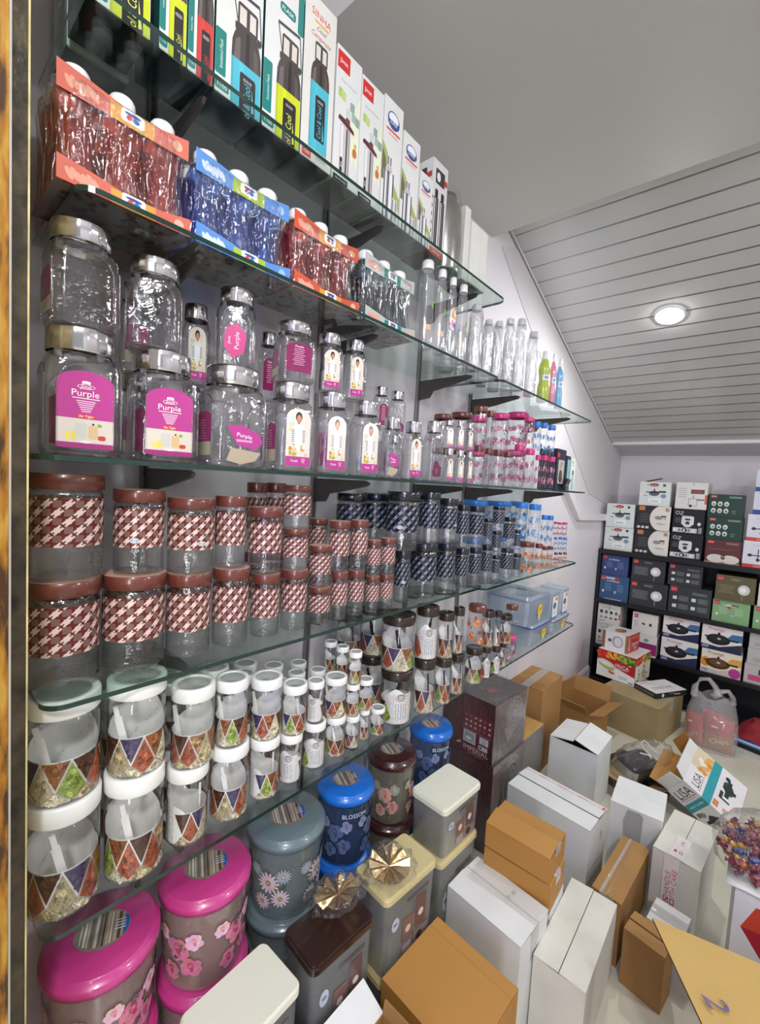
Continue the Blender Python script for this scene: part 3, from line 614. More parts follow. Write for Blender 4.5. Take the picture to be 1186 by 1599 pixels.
# ---- square purple-label jars with chrome lids
S = .048; SH_ = .19
def sq_body():
    b = MB(); e = 5.5
    P = [(.0003, .003, e), (S*.86, .003, e), (S*.93, .001, e), (S*.985, .006, e), (S, .014, e), (S, .128, e), (S*.985, .136, 4.5), (S*.94, .144, 3.6), (S*.88, .150, 2.8), (S*.83, .154, 2.2), (S*.81, .157, 2), (S*.81, .166, 2)]
    b.lathe(P, 48)
    for k in range(4):
        i0 = len(b.v); w = S*.72
        path = [(S+.0002, -w, .014), (S+.0002, -w, .105)]+[(S-.0002*q, -w*cos(pi*q/8), .105+.03*sin(pi*q/8)) for q in range(1, 8)]+[(S+.0002, w, .105), (S+.0002, w, .014)]
        b.tube(path, .0016, 6); b.xf(Matrix.Rotation(k*pi/2, 4, 'Z'), i0)
    return b.mesh('square_jar_body', ['purj'])
def sq_lid():
    b = MB(); n = 72
    b.lathe([(.0425, .155), (.0435, .156), (.0435, .186), (.0425, .1892), (.041, .19), (.0002, .19)], n)
    b.v = [(x*(1+.007*cos(18*math.atan2(y, x))), y*(1+.007*cos(18*math.atan2(y, x))), z) if z < .1893 else (x, y, z) for x, y, z in b.v]; return b.mesh('chrome_lid', ['chrome'])
def arch(w, v0, v1, rise): return [(-w, v0), (w, v0), (w, v1)]+[(w*cos(a), v1+rise*sin(a)) for a in (pi*i/10 for i in range(1, 10))]+[(-w, v1)]
def sq_print(kind):
    b = MB(); p = Print(b, (S+.0003, 0, 0), (0, 1, 0), (0, 0, 1), 0); W = S*.74; R = random.Random(3)
    if kind == 'purple':
        p.poly(arch(W, .012, .105, .02), MAG); p.rect(-W, .020, W, .055, C('#d8cfc4')); p.rect(-W, .012, W, .019, C('#a02c78'))
        for (u, v, rr, h, c) in ((-.006, .027, .007, .022, '#c9cbc2'), (.009, .026, .006, .02, '#d8b98a'), (-.022, .023, .003, .012, '#e8d86a'), (-.015, .023, .003, .013, '#e4d25c'), (.02, .025, .005, .007, '#c4442c')):
            p.rrect(u-rr, v, u+rr, v+h, .0025, C(c))
        p.ell(.017, .047, .003, .0025, C('#6fb03a')); p.ell(.009, .048, .0015, .0015, BLK); p.ell(0, .0215, .008, .002, C('#e8e4dc'))
        p.ell(0, .102, .011, .0035, WHT); p.ell(0, .102, .0103, .0029, MAG); p.text('Jimit', 0, .102, .0075, WHT, shear=.2)
        for a in (-40, -20, 0, 20, 40): p.ell(.006*sin(rad(a)), .1055+.003*cos(rad(a)), .0016, .0022, WHT, 8)
        p.text('Purple', -.001, .0925, .0135, WHT); p.bars(0, .0855, .036, 1, .0011, .001, WHT)
        for i in range(6): w = .012-.0013*i; p.rect(-w, .0815-.003*i, w, .0802-.003*i, C('#efd3e6'))
        p.rrect(-.011, .0565, .011, .0615, .002, C('#d84a2c')); p.text('Air Tight', 0, .059, .0048, WHT)
    elif kind == 'woman':
        p.poly(arch(W*.86, .012, .112, .022), C('#ded8cb')); W2 = W*.86
        p.ell(.018, .09, .007, .02, C('#e0d6c6')); p.ell(-.018, .10, .008, .006, C('#c8d0b4')); p.ell(-.019, .088, .005, .004, C('#d9c890'))
        p.ell(0, .116, .0085, .011, C('#2a1d18')); p.ell(.0005, .112, .006, .0085, C('#c98a66')); p.rect(-.003, .098, .003, .107, C('#bf7f5c'))
        p.poly([(-.018, .06), (.018, .06), (.017, .09), (.007, .101), (-.007, .101), (-.017, .09)], C('#e6e6e8'))
        for i in range(7):
            for s in (-1, 1): p.rect(s*.0135-.0035, .063+i*.004, s*.0135+.0035, .0645+i*.004, C('#2b2e3c'))
        p.poly([(-.009, .045), (.009, .045), (.009, .092), (-.009, .092)], C('#f2f2f0'))
        p.ell(-.003, .1085, .0012, .0008, BLK, 8); p.ell(.0038, .1085, .0012, .0008, BLK, 8); p.ell(.0005, .1045, .0025, .0009, C('#a04438'), 8)
        for _ in range(16): p.ell(R.uniform(-W2*.8, W2*.8), R.uniform(.036, .055), R.uniform(.003, .006), R.uniform(.003, .005), C(R.choice(['#e2b23c', '#e8d28a', '#d88a3a', '#9ab04a', '#f0e8d4', '#d8c49a'])), 9)
        p.rect(-W2, .012, W2, .032, MAG); p.text('Purple', -.008, .023, .007, WHT); p.bars(.014, .028, .01, 4, .001, .0015, C('#f0c8e0'))
    elif kind == 'card':            # loose insert card leaning inside the jar
        p.poly([(-.03, .075), (-.005, .08), (.026, .066), (.033, .05), (.02, .035), (-.012, .042)], MAG); p.text('Purple', 0, .06, .0105, WHT, -.15)
        p.bars(.0, .052, .03, 2, .0011, .0012, C('#efd3e6'))
    elif kind == 'tan': p.poly([(-.022, .036), (.03, .03), (.02, .014), (-.005, .006), (-.03, .012)], C('#b5a78c'))
    elif kind == 'hex':
        p.poly([(.03*cos(rad(a)), .06+.042*sin(rad(a))) for a in range(20, 380, 60)], C('#c94a86')); p.text('Purple', .004, .06, .016, C('#f0dbe6'), pi/2); p.text('Jimit', -.015, .06, .01, C('#f0dbe6'), pi/2)
    elif kind == 'side':
        p.poly(arch(W*.9, .02, .09, .012), C('#a82c72')); p.bars(0, .086, .03, 8, .0016, .0032, C('#d98ab8'), 4); p.rect(-W*.9, .02, W*.9, .045, C('#d6ccae'))
    elif kind == 'dark':
        p.poly([(-.03, .03), (-.018, .062), (.0, .066), (.02, .05), (.032, .046), (.03, .016), (-.026, .014)], C('#6a2748')); p.bars(0, .04, .03, 4, .0012, .003, C('#a86a8c'), 2)
    elif kind == 'gen':
        p.poly(arch(W, .03, .1, .018), C('#8a2a5c')); p.bars(0, .1, .035, 9, .0018, .004, C('#d8a8c4'), 9); p.text('Purple', 0, .108, .009, WHT)
    return b.mesh('label_'+kind, ['prg'])
def square_jar(x, y, z, r, h, faces, label, rot=0, group='square purple-label jars on the middle shelf'):
    k = r/1.16/S
    t = thing('square_jar', label, 'jar', (x, y, z+.0004), rad(rot), group, (k, k, (h-.0008)/SH_))
    obj('jar_body', cached('sqb', sq_body), t); obj('chrome_lid', cached('sql', sq_lid), t)
    for kind, a in faces: obj('label', cached(('sqp', kind), lambda: sq_print(kind)), t, rotz=rad(a))
PUR = [(0.201, 0.209, 1.535, 0.057, 0.191, 0, 0, 0, 2), (0.201, 0.209, 1.726, 0.0505, 0.154, 0, 0, 1, 2), (0.199, 0.334, 1.535, 0.0587, 0.189, 0, 1, 0, 2), (0.194, 0.32, 1.724, 0.0481, 0.151, 0, 1, 1, 2), (0.192, 0.474, 1.535, 0.0658, 0.195, 0, 2, 0, 2), (0.193, 0.476, 1.73, 0.0417, 0.153, 0, 2, 1, 2), (0.207, 0.606, 1.535, 0.0514, 0.191, 0, 3, 0, 2), (0.208, 0.608, 1.726, 0.0454, 0.13, 0, 3, 1, 2), (0.216, 0.72, 1.535, 0.0419, 0.192, 0, 4, 0, 2), (0.208, 0.711, 1.727, 0.0324, 0.136, 0, 4, 1, 2), (0.218, 0.836, 1.535, 0.0398, 0.192, 0, 5, 0, 2), (0.193, 0.811, 1.727, 0.0294, 0.151, 0, 5, 1, 2), (0.229, 0.931, 1.535, 0.0289, 0.165, 0, 6, 0, 1), (0.227, 1.029, 1.535, 0.0306, 0.167, 0, 7, 0, 1), (0.228, 1.132, 1.535, 0.0304, 0.183, 0, 8, 0, 1), (0.241, 1.205, 1.535, 0.0172, 0.107, 0, 9, 0, 2), (0.236, 1.201, 1.642, 0.0184, 0.089, 0, 9, 1, 2), (0.241, 1.27, 1.535, 0.0166, 0.107, 0, 10, 0, 2), (0.236, 1.266, 1.642, 0.0166, 0.096, 0, 10, 1, 2), (0.245, 1.325, 1.535, 0.0133, 0.108, 0, 11, 0, 2), (0.24, 1.322, 1.643, 0.0149, 0.095, 0, 11, 1, 2)]
PS = {(0, 0): ([('purple', 0), ('side', 180)], -5, 'big square jar with upright purple label, bottom of the first stack from the door jamb'), (0, 1): ([('side', 90), ('side', -90)], 0, 'clear square jar upside on another, labels on its sides, first stack from the door jamb'),
 (1, 0): ([('purple', 0), ('side', 180)], -8, 'square jar with upright purple label, bottom of the second stack'), (1, 1): ([], -22, 'clear square jar without front label, top of the second stack'),
 (2, 0): ([('card', 0), ('tan', 0), ('side', -90)], -5, 'widest square jar with a slipped purple card inside'), (2, 1): ([('hex', 0)], -32, 'square jar with a sideways hexagonal pink label, top of the third stack'),
 (3, 0): ([('woman', 0), ('side', -90)], -12, 'square jar with a cook picture, bottom of the fourth stack'), (3, 1): ([('gen', 0), ('side', -90)], -20, 'square jar with mirrored magenta panel, top of the fourth stack'),
 (4, 0): ([('woman', 0), ('side', 180)], -18, 'square jar with a cook picture, bottom of the fifth stack'), (4, 1): ([('woman', 0)], -25, 'narrow square jar with a cook picture, top of the fifth stack'),
 (5, 0): ([('woman', 0)], -20, 'square jar with a cook picture, bottom of the sixth stack'), (5, 1): ([('woman', 0)], -28, 'narrow square jar with a cook picture, top of the sixth stack'),
 (6, 0): ([('card', 0), ('tan', 0)], -30, 'narrow square jar with a fallen pink card, right of the sixth stack'), (7, 0): ([('woman', 0)], -25, 'single square jar with a cook picture, right of the fallen-card jar'), (8, 0): ([('dark', 0)], -20, 'single square jar with a dark card lying inside, before the small pairs')}
for (x, y, z, r, h, st, i, j, n) in PUR:
    f, ro, lb = PS.get((i, j), ([('woman', 0)], -30, f'small chrome-lidded jar with a cook picture, {TIER[(n, j)]} of the {ORD[i-9]} small pair' if i > 8 else ''))
    square_jar(x, y, z, r*(1 if i < 6 else .96), h, f, lb, ro)
for k, (x, y, r, h, f) in enumerate(((.095, .442, .030, .33, 'woman'), (.095, .618, .023, .325, 'gen'), (.105, 1.017, .024, .277, 'gen'), (.105, 1.095, .026, .278, 'dark'), (.09, .33, .034, .33, 'side'))):
    for j in (0, 1): square_jar(x, y, 1.535+j*h/2, r, h/2, [(f, 0)], f'chrome-lidded jar in the back row of the middle shelf, {"upper" if j else "lower"} of the {ORD[k]} stack', -20, 'back-row square jars')

# ================================================================ second shelf: bottle packs and bottles
def pet_bottle(mat, r=.031, h=.165, wave=.26):
    b = MB(); P = [(.0003, .002), (r*.9, .001), (r, .008)]
    for i in range(1, 12): z = .008+(h-.035)*i/12; P.append((r*(1-wave*.5*(1-cos(2*pi*i/12*1.0))), z))
    P += [(r, h-.03), (r*.85, h-.015), (r*.5, h-.004), (r*.42, h)]
    b.lathe(P, 20); return b.mesh('bottle_body', [mat])
def bottle_cap(r=.018, h=.022):
    b = MB(); b.lathe([(r, 0), (r*1.02, h*.2), (r*1.0, h*.8), (r*.85, h), (.0003, h)], 20); return b.mesh('bottle_cap', ['whitep'])
def pack_film(L, D, H, seed, nb=3):
    """shrink film: hull hugging three bottles along y, with waists and creases"""
    b = MB(); R = random.Random(seed); n = 96; rows = []
    ph = [R.uniform(0, 6) for _ in range(6)]
    for a in range(25):
        z = .001+(H-.001)*a/24; row = []; tt = a/24
        pull = 1-.10*sin(pi*min(1, tt*1.05))**2
        top = 1 if tt < .86 else 1-.5*((tt-.86)/.14)**1.5
        for k in range(n):
            t = 2*pi*k/n; e = 6; c_, s_ = cos(t), sin(t); q = (abs(c_)**e+abs(s_)**e)**(-1/e)
            x, y = D/2*q*c_, L/2*q*s_
            sc_ = abs(cos(pi*(y/L+.5)*nb))
            sc2 = 1-.045*sc_*(1-abs(2*tt-1)*.6)
            x *= sc2*pull*top; y *= (1-.03*sin(pi*tt)**2)*(1 if top == 1 else .6+.4*top)
            d = .0016*sin(14*t+9*z/H+ph[0])+.0012*sin(31*t-12*tt+ph[1])
            row.append((x+d*c_, y+d*s_, z))
        rows.append(row)
    b.grid(rows); b.quad(rows[0][::-1]); return b.mesh('shrink_film', ['wrap'])
def pack_band(L, D, z0, z1, c1, c2, seed, slope=0):
    b = MB(); p = Print(b, (D/2+.001, -L/2, 0), (0, 1, 0), (0, 0, 1), 0)
    P = [(0, z0), (L, z0-slope*0), (L, z1-.004), (L*.75, z1-.012), (L*.5, z1-.014), (L*.25, z1-.006), (0, z1)]
    p.poly(P, c1); p.rect(L*.36, z0, L*.70, z1-.013, c2)
    m = (z0+z1)/2-.004; p.rrect(L*.44, m-.009, L*.62, m+.009, .004, WHT); p.ell(L*.505, m-.002, .005, .004, C('#d8483a'), 10); p.ell(L*.555, m-.002, .005, .004, C('#2a6fc4'), 10); p.ell(L*.53, m+.004, .012, .0025, C('#3a5a9a'), 12)
    for q in range(6): p.ell(L*(.08+.035*q), m+.002*sin(q*2), .004, .009, C('#e8a48e') if c1[0] > .3 else C('#cfe0f4'), 8, .5)
    p.ell(L*.9, m, .008, .008, C('#e8b49a') if c1[0] > .3 else C('#9fc0ea'), 12)
    return b.mesh('paper_band', ['prg'])
def bottle_pack(y0, y1, x0, x1, H, mat, c1, c2, label, seed, h=.165, bands=True):
    L, D = y1-y0, x1-x0
    t = thing('bottle_pack', label, 'bottle pack', ((x0+x1)/2, (y0+y1)/2, SZ[2]+.0005), 0, 'shrink-wrapped bottle packs')
    r = L/6.25
    for i in range(3):
        for j in (0, 1):
            o = obj('bottle', cached(('pb', mat, round(r, 3), h), lambda: pet_bottle(mat, r, h-.010)), t, ((.25 if j else -.25)*D*.94, (i-1)*L/3.08, .001))
            obj('cap', cached(('pc', round(r, 3)), lambda: bottle_cap(r*.62, .024)), o, (0, 0, h-.016))
    obj('shrink_film', pack_film(L, D+.004, h-.004, seed), t)
    if bands:
        obj('paper_band', pack_band(L*.985, D+.006, .001, .034, c1, c2, seed), t); obj('paper_band', pack_band(L*.97, D*.9, h-.045, h-.008, c1, c2, seed), t)
        b = MB(); p = Print(b, (-D/2, -L/2+.002, -.0002), (0, 1, 0), (1, 0, 0), 0); R = random.Random(seed)
        b.quad([(-D/2, -L/2, .0003), (D/2, -L/2, .0003), (D/2, L/2, .0003), (-D/2, L/2, .0003)][::-1], C('#8d7a78'), 0)
        for _ in range(60): p.ell(R.uniform(.01, L-.01), R.uniform(.005, D-.005), .006, .004, C('#5a3c3e'), 7, R.uniform(0, 3), None)
        obj('printed_tray', b.mesh('printed_tray', ['pr']), t)
bottle_pack(.165, .355, .10, .243, 0, 'red', C('#d2705f'), C('#dfa24c'), 'shrink-wrapped pack of red bottles with salmon bands, nearest the door jamb', 1, .172)
bottle_pack(.362, .562, .10, .243, 0, 'blu', C('#5f92d6'), C('#a9c43e'), 'shrink-wrapped pack of blue bottles with lime label panels', 2, .168)
bottle_pack(.570, .763, .10, .243, 0, 'org', C('#cf5a3c'), C('#df9a3e'), 'shrink-wrapped pack of dark red bottles right of the blue pack', 3, .168)
bottle_pack(.782, .985, .10, .243, 0, 'teal', C('#b9c0bf'), C('#1f8a80'), 'shrink-wrapped pack of smoky bottles with teal label panels', 4, .172)
bottle_pack(.19, .35, .008, .092, 0, 'red', C('#d2705f'), C('#dfa24c'), 'second pack of red bottles behind the nearest red pack', 5, .172, False)
def tall_bottle(mat, r, h, crk=False, cap=True, seed=0):
    b = MB(); R = random.Random(seed); P = [(.0003, .002), (r*.9, .001), (r, .006)]
    nz = 10
    for i in range(1, nz): P.append((r*(1-(.05*R.random() if crk else .03*(i == 6))), .006+(h*.72-.006)*i/nz))
    P += [(r, h*.72), (r*.96, h*.78), (r*.72, h*.86), (r*.66, h*.9)]
    b.lathe(P, 24)
    if crk:
        b.v = [(x*(1+.09*sin(9*math.atan2(y, x)+z*90+seed)*R.uniform(.6, 1)), y*(1+.09*sin(7*math.atan2(y, x)-z*120)*R.uniform(.6, 1)), z) for x, y, z in b.v]
    return b.mesh('bottle_body', [mat])
CLR = [(0.226, 1.053, 1.915, 0.024, 0.248, 0, 0, 0, 1), (0.233, 1.118, 1.915, 0.0171, 0.247, 0, 1, 0, 1), (0.236, 1.173, 1.915, 0.0142, 0.244, 0, 2, 0, 1), (0.233, 1.239, 1.915, 0.0172, 0.247, 0, 3, 0, 1)]
CRK = [(0.228, 1.337, 1.915, 0.0222, 0.229, 0, 0, 0, 1), (0.234, 1.413, 1.915, 0.0164, 0.202, 0, 1, 0, 1), (0.231, 1.494, 1.915, 0.0186, 0.222, 0, 2, 0, 1), (0.231, 1.581, 1.915, 0.0187, 0.261, 0, 3, 0, 1), (0.229, 1.682, 1.915, 0.0206, 0.293, 0, 4, 0, 1), (0.227, 1.804, 1.915, 0.0228, 0.278, 0, 5, 0, 1)]
COLB = [(0.227, 1.944, 1.915, 0.0226, 0.221, 'lime', 0, 0, 1), (0.239, 2.017, 1.915, 0.0115, 0.228, 'pink', 1, 0, 1), (0.235, 2.108, 1.915, 0.0146, 0.227, 'blue', 2, 0, 1)]
for (x, y, z, r, h, st, i, j, n) in CLR:
    t = thing('water_bottle', f'clear water bottle with white cap, {ORD[i]} of four right of the smoky pack', 'bottle', (x, y, z+.0005), rad(-25), 'clear bottles with white caps')
    obj('bottle_body', tall_bottle('petb', r, h), t); obj('cap', bottle_cap(r*.72, h*.1), t, (0, 0, h*.9))
    b = MB(); p = Print(b, (0, 0, 0), (0, 1, 0), (0, 0, 1), 0, (r*1.02, 0))
    if i == 2:
        p.ell(0, h*.48, r*.85, h*.14, C('#e9e4dc')); p.poly([(-r*.75, h*.5), (r*.75, h*.47), (r*.3, h*.61), (-r*.3, h*.61)], C('#d58a3a')); p.ell(-r*.35, h*.42, r*.4, h*.05, C('#d84a8a')); p.ell(r*.35, h*.4, r*.35, h*.045, C('#3a62b4'))
    else:
        p.ell(r*.4, h*.49, r*.22, h*.04, C('#7fae5a')); p.rect(-r*.4, h*.2, r*.3, h*.26, C('#e3b69a'))
    obj('label', b.mesh('bottle_label', ['prg']), t)
for (x, y, z, r, h, st, i, j, n) in CRK:
    t = thing('wrapped_bottle', f'clear bottle in crinkled film, {ORD[i]} of six past the white-capped bottles', 'bottle', (x, y, z+.0005), 0, 'film-wrapped clear bottles')
    obj('bottle_body', cached(('tb', i), lambda: tall_bottle('petb', r*.93, h*.97)), t); obj('cap', bottle_cap(r*.7, h*.08), t, (0, 0, h*.87))
    obj('crinkled_film', tall_bottle('crk', r*1.03, h*1.06, True, False, i), t)
    o = thing('wrapped_bottle', f'clear bottle in crinkled film in the back row, behind the {ORD[i]} front one', 'bottle', (x-.09, y-.03, z+.0005), 0, 'film-wrapped clear bottles')
    obj('bottle_body', MC[('tb', i)], o); obj('crinkled_film', tall_bottle('crk', r*1.1, h*1.0, True, False, i+9), o)
CBM = {'lime': ('#b4c650', '#e9a23a'), 'pink': ('#d98aa8', '#e27aa6'), 'blue': ('#7ab4d8', '#63b2e2')}
for (x, y, z, r, h, k, i, j, n) in COLB:
    r *= 1.15
    t = thing('juice_bottle', f'{k} plastic bottle with waist and white top near the shelf end', 'bottle', (x, y, z+.0005), rad(-30), 'coloured bottles at the shelf end')
    m = plain(k+'_bottle', C(CBM[k][0]), .2, coat=.4)
    b = MB(); b.lathe([(.0003, .001), (r*.85, .001), (r, .01), (r, h*.3), (r*.78, h*.42), (r*.8, h*.5), (r, h*.62), (r*.9, h*.74), (r*.55, h*.84)], 24); obj('bottle_body', b.mesh('waisted_bottle', [m]), t)
    b = MB(); b.lathe([(r*.55, h*.84), (r*.5, h*.9), (r*.5, h*.97), (r*.4, h), (.0003, h)], 20); obj('cap', b.mesh('waisted_cap', ['whitep']), t)
    b = MB(); p = Print(b, (0, 0, 0), (0, 1, 0), (0, 0, 1), 0, (r*.83, 0)); p.rect(-r*.8, h*.42, r*.8, h*.54, C('#dfe8f0')); p.ell(0, h*.48, r*.5, h*.03, C('#5a86b8'), 10)
    obj('label', b.mesh('waist_label', ['pr']), t)

# ================================================================ top shelf: printed cartons
def faces(sx, sy, h):
    return {'+x': ((sx/2, -sy/2, 0), (0, 1, 0), (0, 0, 1)), '-y': ((-sx/2, -sy/2, 0), (1, 0, 0), (0, 0, 1)), '-x': ((-sx/2, sy/2, 0), (0, -1, 0), (0, 0, 1)),
            '+y': ((sx/2, sy/2, 0), (-1, 0, 0), (0, 0, 1)), 'top': ((sx/2, -sy/2, h), (0, 1, 0), (-1, 0, 0))}
def box_thing(name, label, cat, x, y, z, sx, sy, h, rot, cols, group=None, prints=(), mats=('pr',), bev=.0015):
    """carton at the centre of its base; cols: bottom, top, -y, +x, +y, -x; prints: (face, fn(Print, w, h), part name)"""
    t = thing(name, label, cat, (x, y, z), rot, group)
    b = MB(); c = bev
    b.box(-sx/2+c, -sy/2+c, 0, sx/2-c, sy/2-c, h, cols=[cols[0], cols[1], cols[2], cols[3], cols[4], cols[5]])
    b.box(-sx/2, -sy/2, c, sx/2, sy/2, h-c, cols=[cols[0], cols[1], cols[2], cols[3], cols[4], cols[5]])
    obj('carton_body', b.mesh(name+'_body', list(mats)), t)
    F = faces(sx, sy, h)
    for face, fn, pn in prints:
        b = MB(); p = Print(b, *F[face], 0, None, .0004)
        fn(p, sy if face in ('+x', '-x', 'top') else sx, sx if face == 'top' else h); obj(pn, b.mesh(pn, list(mats)), t)
    return t
TEAL, DKG = C('#1f7f78'), C('#0d2a2a')
def flask(col, camp=False, dz=0):
    def fn(p, w, h):
        ink, wh = C('#4b4442'), C('#dddcd4') if camp else C('#dcdfdc')
        p.rect(0, 0, w, h, wh)
        cx, bw = (w*.54, w*.30) if camp else (w*.66, w*.33)
        base, y1, sh, nk, ct = (.027, .158, .190, .200, .238) if camp else (0, .095+dz, .135+dz, .152+dz, .193+dz)
        if not camp:
            p.rrect(-.0, .030, w*.22, .122+dz, .003, TEAL); p.text('Insulated Flask', w*.12, .074+dz*.5, w*.09, C('#cfe6e0'), pi/2); p.rrect(w*.0, .006, w*.30, .022, .004, TEAL); p.text('1100', w*.15, .014, w*.11, WHT)
            p.rrect(w*.84, .215, w*1.0, h, .004, TEAL); p.rrect(w*.36, .228+dz, w*.78, .246+dz, .006, TEAL); p.text('FLASK', w*.57, .237+dz, w*.12, WHT)
        p.poly([(cx-bw, base), (cx+bw, base), (cx+bw, y1+.005), (cx+bw*.97, sh-.012), (cx+bw*.86, sh), (cx+bw*.66, nk), (cx-bw*.62, nk), (cx-bw*.86, sh), (cx-bw*.97, sh-.012), (cx-bw, y1+.005)], ink)
        p.poly([(cx-bw*.1, y1), (cx+bw*.2, y1), (cx+bw*.15, nk), (cx-bw*.05, nk)], C('#332c2b')); p.poly([(cx-bw*.85, y1), (cx-bw*.45, y1), (cx-bw*.45, sh), (cx-bw*.75, sh-.008)], C('#6d6563')); p.poly([(cx+bw*.5, y1), (cx+bw*.8, y1), (cx+bw*.7, sh-.006), (cx+bw*.45, sh)], C('#5c5452'))
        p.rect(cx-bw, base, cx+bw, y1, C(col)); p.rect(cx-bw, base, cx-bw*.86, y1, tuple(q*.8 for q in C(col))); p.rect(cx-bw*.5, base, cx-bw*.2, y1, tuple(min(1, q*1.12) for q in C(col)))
        p.rrect(cx-bw*.66, nk-.001, cx+bw*.7, ct, .005, ink); p.rect(cx-bw*.54, nk+.006, cx-bw*.08, ct-.006, C('#d8d2c8')); p.rect(cx+bw*.14, nk+.006, cx+bw*.56, ct-.006, C('#d8d2c8'))
        b0, b1 = (base+.022, y1-.022) if camp else (-.03, y1-.016)
        p.poly([(cx-bw*.42, max(0, b0)), (cx+bw*.66, max(0, b0)), (cx+bw*.66, b1-.004), (cx+bw*.58, b1), (cx-bw*.36, b1), (cx-bw*.42, b1-.004)], C('#2e2c2c'))
        tc = C('#dfe86a') if col == '#c8d42c' else C(col)
        if camp: p.text('Cool & Cool', cx+bw*.05, (b0+b1)/2-.006, w*.185, tc, pi/2, .8)
        else: p.text('ol & Cool', cx+bw*.08, (b1-.02)/2-.002, w*.22, tc, pi/2, .72)
        p.poly([(cx+bw*.42, max(0, b0)+.004), (cx+bw*.6, max(0, b0)+.006), (cx+bw*.42, max(0, b0)+.045)], tc)
        for i in range(3): p.ell(cx+bw*(-.1+.2*i), b1-.010, .0032, .0032, C('#8a8684'), 8)
        if not camp:
            pts = [(cx-bw*.62, nk+.002), (cx-bw*1.0, ct+.012), (cx+bw*.78, ct+.018), (cx+bw*.98, nk-.004)]
            for a, c in zip(pts[:-1], pts[1:]):
                d = Vector((c[0]-a[0], c[1]-a[1])).normalized(); nn = (-d.y*.0011, d.x*.0011); k = 2.6 if a == pts[1] else 1
                p.poly([(a[0]-nn[0]*k, a[1]-nn[1]*k), (c[0]-nn[0]*k, c[1]-nn[1]*k), (c[0]+nn[0]*k, c[1]+nn[1]*k), (a[0]+nn[0]*k, a[1]+nn[1]*k)], ink)
            for s_ in (-.68, .8): p.rrect(cx+bw*s_-.004, nk-.009, cx+bw*s_+.004, nk+.004, .002, ink)
        else:
            p.text('SINHA', w*.5, .288, w*.24, C('#d8402c'), -.05, .9); p.rect(w*.3, .272, w*.74, .276, C('#e8a83a'))
            p.text('Cool', w*.52, .263, w*.15, C('#6a3a3a'), 0, 1, None, .35); p.text('Campmate', w*.52, .248, w*.17, C('#c44a3a'), 0, .85, None, .35)
            p.rect(w*.06, .003, w*.34, .022, C('#cf3434')); p.text('1200', w*.20, .0125, w*.1, WHT); p.bars(w*.66, .019, w*.4, 3, .0012, .002, C('#9a9a94'))
    return fn
top_g = 'bottle cartons on the top shelf'
ZT = SZ[1]+.0005; gcols = [DKG, C('#e4e6e2'), C('#17504c'), C('#e9ebe8'), C('#17504c'), DKG]
FLK = [(.203, .286, '#c8d42c', .29), (.300, .342, '#c8d42c', .29), (.345, .388, '#c9423e', .29), (.392, .482, '#4fb6c8', .29), (.487, .574, '#c8d42c', .29)]
FL_L = ['tall white flask carton with a lime bottle, leftmost on the top shelf', 'flask carton showing a lime bottle edge, second on the top shelf', 'flask carton with a red bottle, third on the top shelf', 'flask carton with an aqua bottle and carrying handle', 'flask carton with a lime-yellow bottle and carrying handle']
for (y0, y1, c, h), lb in zip(FLK, FL_L):
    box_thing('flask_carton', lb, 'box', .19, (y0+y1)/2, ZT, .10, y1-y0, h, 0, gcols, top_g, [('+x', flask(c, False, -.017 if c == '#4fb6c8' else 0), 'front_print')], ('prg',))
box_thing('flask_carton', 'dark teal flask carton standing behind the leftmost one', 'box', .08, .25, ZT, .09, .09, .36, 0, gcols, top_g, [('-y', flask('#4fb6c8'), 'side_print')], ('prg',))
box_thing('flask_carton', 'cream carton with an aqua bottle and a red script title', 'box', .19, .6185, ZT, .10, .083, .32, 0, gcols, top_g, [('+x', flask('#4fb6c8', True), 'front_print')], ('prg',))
def oilpour(p, w, h):
    p.rect(0, 0, w, h, C('#dadcda')); p.poly([(w*.45, h*.25), (w, h*.2), (w, h*.75), (w*.7, h*.6)], C('#dfe6cc'))
    p.rect(w*.04, h*.84, w*.52, h*.97, C('#c8312f')); p.text('Jimit', w*.28, h*.905, w*.17, WHT); p.text('Purple Oil Pourer', w*.5, h*.77, w*.085, C('#5a6a70'))
    for (u, v, c) in ((.2, .67, '#a6c46a'), (.32, .66, '#b7d080'), (.68, .63, '#8fa4a0'), (.75, .56, '#9fb2ac'), (.9, .55, '#8fa494'), (.52, .56, '#c6ccc8')): p.rrect(w*(u-.09), h*(v-.035), w*(u+.09), h*(v+.035), .003, C(c))
    p.rrect(w*.24, h*.06, w*.66, h*.45, .004, C('#c3bfbf')); p.rect(w*.48, h*.07, w*.54, h*.44, C('#4a4446')); p.rect(w*.28, h*.07, w*.36, h*.44, C('#e6e4e4')); p.rect(w*.58, h*.07, w*.62, h*.44, C('#8f8b8c'))
    p.poly([(w*.14, h*.47), (w*.8, h*.43), (w*.78, h*.46), (w*.5, h*.50), (w*.18, h*.505)], C('#5a2f38')); p.poly([(w*.4, h*.48), (w*.62, h*.47), (w*.6, h*.52), (w*.46, h*.525)], C('#6e4048'))
    p.rrect(w*.27, h*.09, w*.36, h*.2, .003, BLK); p.text('Jimit', w*.315, h*.145, w*.09, WHT, pi/2)
    p.ell(w*.84, h*.3, w*.09, h*.04, C('#c7722e')); p.ell(w*.84, h*.22, w*.07, h*.05, C('#dcdcd4')); p.ell(w*.86, h*.36, w*.05, h*.018, C('#c8a43a'))
    p.rect(w*.04, h*.0, w*.62, h*.045, BLK); p.text('OIL POURER', w*.33, h*.022, w*.08, WHT)
wcols = [C('#857b7a'), C('#e2e4e2'), C('#cfd2cf'), C('#e6e8e6'), C('#cfd2cf'), C('#d2d4d0')]
